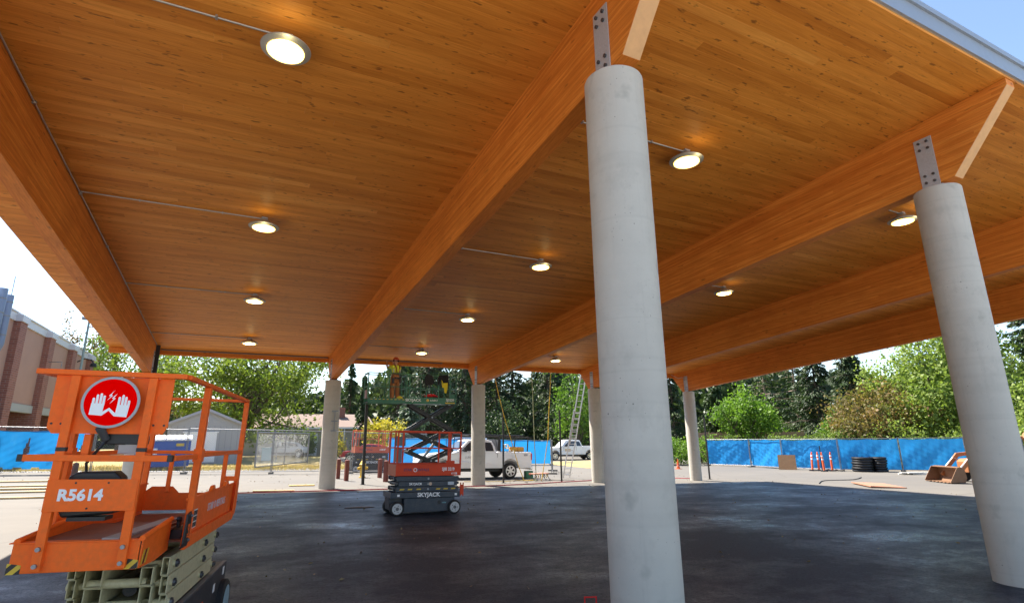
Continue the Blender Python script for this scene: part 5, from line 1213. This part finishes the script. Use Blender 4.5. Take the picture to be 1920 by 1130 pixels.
for s, sh_, el in ((-1,(-.18,-.01,1.40),(-.27,.12,1.415)),(1,(.18,-.01,1.40),(.29,.10,1.375))):
    i = len(svv); svv += [sh_, el]; se += [(2,i),(i,i+1)]; sr += [.082,.068]
skin_mesh('shirt', M_SHIRT, svv, se, sr, worker)
b = MB()
for s in (-1, 1): b.path([(s*.05,-.165,1.18),(s*.085,-.168,1.32),(s*.11,-.135,1.45),(s*.11,-.02,1.505),(s*.10,.10,1.46),(s*.09,.15,1.30)], .022, 6)
b.build('overall_straps', M_OVER, worker, smooth=True)
b = MB()
for s in (-1, 1): b.path([(s*.165,-.09,1.18),(s*.165,-.09,1.38)], .018, 6)
b.build('reflective_tape', mat('silver_tape', (.6,.62,.6), .4), worker)
b = MB().lathe([(.125,0),(.15,-.005),(.15,.008),(.124,.02),(.112,.07),(.075,.115),(.001,.13)], 20, (0,0,1.70)).box(-.06,.06,.11,.20,1.695,1.708)
b.build('hard_hat', mat('red_orange_hat', (.62,.10,.03), .35), worker, smooth=True)
b = MB().tube((-.135,0,1.68),(-.10,0,1.68),.045,10).tube((.10,0,1.68),(.135,0,1.68),.045,10); b.build('ear_muffs', M_BLACK, worker, smooth=True)
b = MB()
for s in (-1, 1): b.box(s*.14-.05,s*.14+.05,-.08,.20,0,.07).box(s*.14-.045,s*.14+.045,-.075,.05,.071,.16)
b.build('boots', mat('tan_boots', (.22,.13,.06), .8), worker, bevel=.02)
MB().box(-.14,.14,-.20,-.13,.92,.99).box(.12,.20,-.16,-.06,.76,.97).box(-.21,-.13,-.12,-.04,.74,.96).build('tool_belt', M_CHAR, worker, bevel=.01)
MB().ball((0,.105,1.60),.016,8,(1,1.2,1.4)).ball((-.033,.085,1.635),.012,8).ball((.033,.085,1.635),.012,8).ball((0,.085,1.555),.02,8,(1.3,.5,.4)).ball((-.088,0,1.61),.025,8,(.5,1,1.3)).ball((.088,0,1.61),.025,8,(.5,1,1.3)).build('face_features', MATS['skin_tone'], worker, smooth=True)
# ------------------------------------------------------------------ trees and shrubs
RN = np.random.default_rng(12)
def leaf_obj(name, pos, d, length, width, tone, m_, parent):
    n = len(pos); d = d / (np.linalg.norm(d, axis=1, keepdims=True)+1e-9)
    r = RN.normal(size=(n,3)); s = np.cross(d, r); s /= (np.linalg.norm(s, axis=1, keepdims=True)+1e-9)
    L = (length if np.ndim(length) else np.full(n, length))[:,None]; W = (width if np.ndim(width) else np.full(n, width))[:,None]
    nrm = np.cross(d, s)*L*.12
    v = np.stack([pos-d*L/2, pos+s*W/2+nrm, pos+d*L/2, pos-s*W/2+nrm], 1).reshape(-1,3)
    me = bpy.data.meshes.new(name); me.vertices.add(4*n); me.vertices.foreach_set('co', v.astype(np.float32).ravel())
    me.loops.add(4*n); me.loops.foreach_set('vertex_index', np.arange(4*n, dtype=np.int32))
    me.polygons.add(n); me.polygons.foreach_set('loop_start', np.arange(0, 4*n, 4, dtype=np.int32))
    me.update(calc_edges=True)
    a = me.attributes.new('tone', 'FLOAT', 'POINT'); a.data.foreach_set('value', np.repeat(np.clip(tone,0,1), 4).astype(np.float32))
    me.materials.append(m_); o = bpy.data.objects.new(name, me); COL.objects.link(o)
    if parent is not None: o.parent = parent
    return o
def deciduous(name, label, cat, x, y, H, R, m_, z_low=.25, n_cl=90, per=90, leaf=.30, trunk=.25, group=None, bk=None, flat=1.0, spread=.17, lean=0, limbs=7, stem=True):
    g = gz(x,y); t = thing(name, label, cat, (x,y,g), 0, group)
    bk = bk or bark(); zc_ = H*(z_low+1)/2; rz_ = H*(1-z_low)/2
    # clump centres in an uneven ellipsoid
    c = RN.normal(size=(n_cl,3)); c /= np.linalg.norm(c, axis=1, keepdims=True)
    rad = RN.uniform(.30,1.0,(n_cl,1))**.55; lump = 1 + .22*np.sin(c[:,:1]*4+x) + .18*np.sin(c[:,2:]*5+y)
    c = c*rad*lump*np.array([R,R*flat,rz_]) + np.array([0,0,zc_])
    c = c[c[:,2] > H*z_low*.75]
    b = MB()
    if stem:
        fork = H*max(.12, z_low*.9); top = Vector((lean*.3,0,fork))
        b.path([(0,0,-.1),(0,0,fork*.4),tuple(top)], [trunk*1.25,trunk,trunk*.85], 10)
        idx = RN.choice(len(c), min(limbs, len(c)), replace=False)
        for i in idx:
            e = Vector(c[i]); m1 = top.lerp(e,.45)+Vector((RN.normal()*.2,RN.normal()*.2,.25*R*.4))
            b.path([tuple(top-Vector((0,0,.15))),tuple(m1),tuple(e)], [trunk*.55,trunk*.33,trunk*.10], 7)
            for j in RN.choice(len(c), 4, replace=False):
                f = Vector(c[j]); 
                if (f-m1).length < R*1.0: b.path([tuple(m1),tuple(m1.lerp(f,.5)+Vector((0,0,.15))),tuple(f)], [trunk*.24,trunk*.14,trunk*.05], 5)
        b.build('trunk', bk, t, smooth=True)
    k = len(c); sc_ = RN.uniform(.6,1.35,(k,1)); pos = np.repeat(c, per, 0) + RN.normal(size=(k*per,3))*np.repeat(sc_, per, 0)*np.array([R,R,rz_*.75])*spread
    d = RN.normal(size=pos.shape) + np.array([0,0,-.3]); tone = np.repeat(RN.uniform(0,1,k), per)*.55 + RN.uniform(0,.45,k*per)
    keep = pos[:,2] > .05; pos, d, tone = pos[keep], d[keep], tone[keep]
    L = RN.uniform(.65,1.25,len(pos))*leaf
    leaf_obj('crown', pos, d, L, L*.62, tone, m_, t); return t
def conifer(name, label, x, y, H, R, m_, zb=.06, droop=.25, step=.42, nb=6, per=46, leaf=.42, group=None, trunk=.22, power=.85, gap=0.0, bk=None, up=0.0):
    g = gz(x,y); t = thing(name, label, 'tree', (x,y,g), 0, group)
    b = MB(); b.path([(0,0,-.1),(0,0,H*.5),(0,0,H*.98)], [trunk,trunk*.6,trunk*.08], 8)
    P_, D_, T_ = [], [], []
    z = H*zb
    while z < H*.99:
        f = (z-H*zb)/(H*(1-zb)); L0 = R*(1-f)**power*(1 if f > .12 else .65+f*2.9)
        for q in range(nb):
            if RN.uniform() < gap: continue
            a = RN.uniform(0,2*PI); L = max(.25, L0*RN.uniform(.6,1.18)); tn = RN.uniform(0,.6)
            u = np.array([math.cos(a), math.sin(a), 0]); zz = z + RN.uniform(-.2,.2)
            if L > .8: b.path([(0,0,zz),tuple(u*L*.5+np.array([0,0,zz+up*L*.4-droop*L*.2])),tuple(u*L*.92+np.array([0,0,zz+up*L*.8-droop*L*.85]))], [.05,.03,.01], 4)
            n = int(per*(.35+.65*L/R)); s = RN.uniform(.12,1.0,n)**.8
            lat = RN.normal(size=n)*.16*L*(1.15-s)+RN.normal(size=n)*.05; side_ = np.array([-u[1],u[0],0])
            p = u*(s*L)[:,None] + side_*lat[:,None]; p[:,2] += zz + up*L*s - droop*L*s**2 - np.abs(RN.normal(size=n))*.16 - np.abs(lat)*.25
            dd = u*RN.uniform(.3,1.0,n)[:,None] + side_*(np.sign(lat)*RN.uniform(.1,.7,n))[:,None]; dd[:,2] -= RN.uniform(.1,.9,n)
            P_.append(p); D_.append(dd); T_.append(tn + RN.uniform(0,.4,n))
        z += step*RN.uniform(.75,1.25)
    b.build('trunk', bk or bark('fir_bark', (.085,.06,.045)), t, smooth=True)
    p = np.concatenate(P_); L = RN.uniform(.6,1.3,len(p))*leaf
    leaf_obj('crown', p, np.concatenate(D_), L, L*.36, np.concatenate(T_), m_, t); return t
LM_MAPLE = leafmat('maple_leaves', (.065,.115,.018,1), (.24,.30,.045,1), .40)
LM_MID = leafmat('mid_leaves', (.06,.11,.025,1), (.20,.26,.05,1), .4)
LM_RED = leafmat('plum_leaves', (.10,.05,.035,1), (.22,.17,.05,1), .35)
LM_FIR = leafmat('fir_needles', (.018,.038,.017,1), (.078,.118,.045,1), .24)
LM_CEDAR = leafmat('cedar_needles', (.02,.045,.018,1), (.085,.13,.045,1), .28)
LM_BLUE = leafmat('blue_spruce_needles', (.035,.065,.045,1), (.13,.19,.12,1), .25)
LM_BRIGHT = leafmat('bright_leaves', (.05,.12,.015,1), (.20,.33,.04,1), .42)
LM_YELLOW = leafmat('yellow_shrub_leaves', (.26,.24,.03,1), (.58,.46,.06,1), .4)
LM_REDGREEN = leafmat('bronze_leaves', (.09,.12,.028,1), (.27,.155,.06,1), .4)
LM_LIME = leafmat('lime_leaves', (.10,.17,.03,1), (.33,.40,.09,1), .42)
G1 = 'trees behind the yard fence'
deciduous('maple_tree', 'broad light green maple behind the grey shed', 'tree', .2, 56.5, 13.0, 8.0, LM_MAPLE, .18, 185, 105, .33, .34, limbs=14, spread=.12)
deciduous('leafy_tree', 'green leafy tree between brick building and maple', 'tree', -11.0, 70.5, 13.0, 6.0, LM_MID, .15, 90, 80, .36, .28)
for i, (x,y,H,R) in enumerate(((-17.6,74.5,14.6,1.5),(-15.2,76.5,15.4,1.6),(-13.6,73.0,12.6,1.4),(-7.4,74.6,14.5,1.7))):
    deciduous('slender_tree', ['slender plum-leaved tree right behind the brick building parapet','tall slender plum-leaved tree behind the light pole','shorter slender plum-leaved tree beside the light pole','slender plum-leaved tree left of the maple crown'][i], 'tree', x, y, H, R, LM_RED, .25, 46, 34, .30, .12, group='slender plum-leaved trees', spread=.16)
conifer('spruce_tree', 'slim pointed spruce between the second column and the green lift', 13.1,75.0,12.2,2.7,LM_CEDAR, step=.40, group=G1)
conifer('weeping_tree', 'weeping evergreen left of the thick black post', 11.7,58.8,8.4,1.7,LM_CEDAR, droop=1.3, step=.34, group=G1, up=.2)
conifer('cedar_tree', 'wide cedar directly behind the worker', 18.2,69.5,13.2,3.9,LM_CEDAR, droop=.5, group=G1)
conifer('cedar_tree', 'largest cedar behind the jackets on the green lift', 21.2,66.5,17.0,5.0,LM_FIR, droop=.45, group=G1, nb=7)
conifer('cedar_tree', 'cedar just left of the third far column', 24.6,62.5,16.5,4.2,LM_FIR, droop=.45, group=G1, nb=7)
conifer('spruce_tree', 'fluffy pale blue spruce low behind the scissor arms', 15.6,54.0,6.2,2.7,LM_BLUE, droop=.1, step=.30, up=.25, group=G1, power=.6)
deciduous('shrub', 'round yellow shrub behind the small orange lift', 'shrub', 11.3,49.0,3.6,1.7,LM_YELLOW, .08, 46, 70, .24, .06)
deciduous('shrub', 'small yellow flowering shrub right of the second far column', 'shrub', 7.0,45.5,2.3,.8,LM_YELLOW, .05, 20, 40, .18, .04)
for i, (x,y,H,R,zb,gp) in enumerate(((29.0,71.5,21,4.6,.08,.12),(32.8,70.8,22,4.4,.10,.15),(36.2,72.8,24,4.4,.10,.15),(38.6,66.5,21,4.0,.14,.16),(42.6,71.0,22,4.2,.08,.14),(46.6,66.0,17,3.3,.08,.1),(34.8,80.0,20,4.6,.05,.1),(26.0,76.0,19,4.6,.05,.1))):
    conifer('fir_tree', ['tall dark fir right of the third far column, leftmost','tall dark fir above the white pickup bed','tallest dark fir with bare trunk above the pickup tail','tall dark fir left of the ladder','tall dark fir behind the ladder','dark fir behind the fourth far column','dark fir in the second row above the blue screen','dark fir behind the third far column'][i], x,y,H,R,LM_FIR, zb=zb, droop=.35, step=.55, nb=6, per=52, leaf=.50, group=G1, gap=gp, trunk=.32)
deciduous('leafy_tree', 'bright green leafy tree left of the ladder top', 'tree', 36.3,55.5,13.0,2.6,LM_BRIGHT, .14, 70, 70, .32, .16)
deciduous('leafy_tree', 'olive leafy understory tree above the blue screen behind the pickup', 'tree', 27.2,57.0,6.2,2.6,LM_CEDAR, .10, 60, 60, .28, .12)
deciduous('leafy_tree', 'dark leafy understory tree behind the distant pickup', 'tree', 38.2,60.5,7.0,3.4,LM_CEDAR, .08, 70, 70, .30, .14)
conifer('fir_tree', 'dark fir glimpsed just right of the nearest column', 47.4,51.5,14.0,2.4,LM_FIR, group=G1, nb=7)
conifer('fir_tree', 'dark fir filling the gap left of the far right column', 50.8,57.0,13.0,2.8,LM_FIR, group=G1, nb=7)
conifer('cypress_tree', 'green conical tree right of the far right column', 45.4,42.6,8.1,2.2,LM_CEDAR, droop=-.1, step=.30, nb=8, power=.6, group=G1, up=.3)
deciduous('leafy_tree', 'bright green rounded tree in front of the timber fence', 'tree', 44.4,38.4,6.6,2.5,LM_BRIGHT, .14, 80, 80, .28, .16)
deciduous('leafy_tree', 'small bright green tree left of the pine trunks', 'tree', 48.4,39.6,5.2,1.7,LM_BRIGHT, .12, 50, 70, .26, .1)
for i, (x,y,H,R,zb,gp,mm) in enumerate(((59.6,47.8,12.8,4.0,.18,.30,LM_CEDAR),(60.0,43.8,13.2,3.8,.24,.30,LM_CEDAR))):
    conifer('pine_tree', ['open-crowned pine with visible trunk, left of the dark firs','second open-crowned pine beside the dark firs'][i], x,y,H,R,mm, zb=zb, droop=.1, step=.5, nb=5, per=60, leaf=.40, group=G1, gap=gp, trunk=.24, power=.5, bk=bark('pine_bark', (.22,.16,.12)))
conifer('fir_tree', 'big dark fir behind the orange delineator posts', 58.0,39.8,13.4,4.6,LM_FIR, group=G1, nb=7, per=60)
conifer('fir_tree', 'big dark fir with branches jutting into the blue sky', 57.6,35.6,13.2,4.5,LM_FIR, group=G1, nb=7, per=60, droop=.1)
conifer('fir_tree', 'dark fir low behind the utility pole', 61.5,37.5,12.0,4.4,LM_FIR, group=G1, nb=7)
deciduous('bronze_tree', 'bronze and green leafed tree left of the right column', 'tree', 43.6,25.7,6.2,2.9,LM_REDGREEN, .10, 100, 80, .26, .16)
deciduous('leafy_tree', 'large lime green tree behind the right column', 'tree', 46.4,21.6,11.2,3.3,LM_LIME, .08, 130, 95, .28, .24)
deciduous('leafy_tree', 'lime green tree between bronze tree and right column', 'tree', 47.2,25.0,8.6,2.3,LM_LIME, .08, 80, 80, .28, .18)
deciduous('leafy_tree', 'tall green tree hidden behind the right column', 'tree', 52.0,21.8,12.5,3.2,LM_MID, .08, 90, 80, .32, .24)
conifer('fir_tree', 'dark fir at the right edge', 55.5,19.0,16.0,4.4,LM_FIR, group=G1, nb=8, per=64)
conifer('fir_tree', 'second dark fir at the right edge, farther out', 55.0,14.5,15.0,4.2,LM_FIR, group=G1, nb=8, per=64)
deciduous('shrub', 'yellow-green shrub at the right edge below the fir', 'shrub', 44.6,15.9,5.2,1.8,LM_LIME, .05, 50, 70, .26, .1)
deciduous('shrub', 'yellow-green shrub farther right along the edge', 'shrub', 45.0,12.5,4.6,1.8,LM_LIME, .05, 50, 60, .26, .1)
for i, (x,y,H,R,mm) in enumerate(((33.6,36.4,2.0,1.5,LM_BRIGHT),(36.6,36.6,2.25,1.8,LM_BRIGHT),(39.4,36.2,2.1,1.7,LM_MID),(50.0,33.2,4.3,1.0,LM_BRIGHT),(41.6,26.4,2.7,1.7,LM_MID),(42.0,23.0,2.9,1.8,LM_LIME),(44.0,19.6,3.0,1.8,LM_MID),(41.6,29.2,2.4,1.6,LM_MID),(41.8,32.4,2.4,1.7,LM_MID),(6.6,61.0,2.0,.8,LM_MID),(9.4,61.0,2.0,.8,LM_MID))):
    deciduous('shrub', ['low green hedge shrub left of the far right column','low green hedge shrub right of the far right column','low green hedge shrub behind the leftmost blue panel','small round bush beside the utility pole','leafy shrub below the bronze tree','lime shrub behind the coiled pipe fence panel','leafy shrub behind the loader arm panel','leafy shrub behind the plywood fence panel','leafy shrub behind the second blue panel','clipped shrub by the house door, left','clipped shrub by the house door, right'][i], 'shrub', x,y,H,R,mm, .04, 40, 60, .20, .05, spread=.22)
# the far wood closing the horizon: one mass
n = 42000; az = RN.uniform(math.radians(-22), math.radians(100), n); rr = RN.uniform(92,125,n)
hh = 9.0 + 5.5*np.exp(-((az-math.radians(24))/math.radians(13))**4) + 2.5*np.exp(-((az-math.radians(52))/math.radians(9))**4) + 2.0*np.sin(az*9) + 2.2*np.sin(az*23+1) + 1.4*np.sin(az*51)
zz = RN.uniform(0,1,n)**.8*hh; pos = np.stack([np.sin(az)*rr, np.cos(az)*rr, zz-.5], 1)
tone = .5+.3*np.sin(az*37)+RN.uniform(-.3,.3,n)
fw_ = leaf_obj('far_wood', pos, RN.normal(size=(n,3)), RN.uniform(.9,2.0,n), RN.uniform(.7,1.3,n), tone, leafmat('far_foliage', (.02,.04,.018,1), (.075,.105,.04,1), .25), None)
fw_['kind'] = 'stuff'; fw_['label'] = 'distant wood closing the horizon behind the yard'
# tufts of dry grass along the pavement edge
n = 9000; px = RN.uniform(-12,9,n); py = 36.3 + np.abs(RN.normal(size=n))*1.6 + RN.uniform(0,1,n)*2.6
pos = np.stack([px,py,np.array([gz(a,b_) for a, b_ in zip(px,py)])+.06],1); d = RN.normal(size=(n,3))*.5+np.array([0,0,1.0])
o = leaf_obj('dry_grass', pos, d, RN.uniform(.12,.26,n), np.full(n,.03), RN.uniform(0,1,n), leafmat('straw', (.36,.26,.09,1), (.55,.42,.18,1), .3), None); o['kind'] = 'stuff'; o['label'] = 'tufts of dry grass along the pavement edge'

# small litter blown about the yard and the edge of the asphalt
n = 900; px = RN.uniform(-10,26,n); py = np.where(RN.uniform(size=n) < .5, RN.uniform(6,21,n), RN.uniform(20,33,n))
pos = np.stack([px,py,np.array([gz(a,b_) for a, b_ in zip(px,py)])+.016],1); d = RN.normal(size=(n,3))*np.array([1,1,.12])
o = leaf_obj('leaf_litter', pos, d, RN.uniform(.03,.09,n), RN.uniform(.02,.05,n), RN.uniform(0,1,n), leafmat('brown_litter', (.10,.07,.04,1), (.34,.25,.14,1), .1), None); o['kind'] = 'stuff'; o['label'] = 'dry leaves and crumbs scattered on the yard'
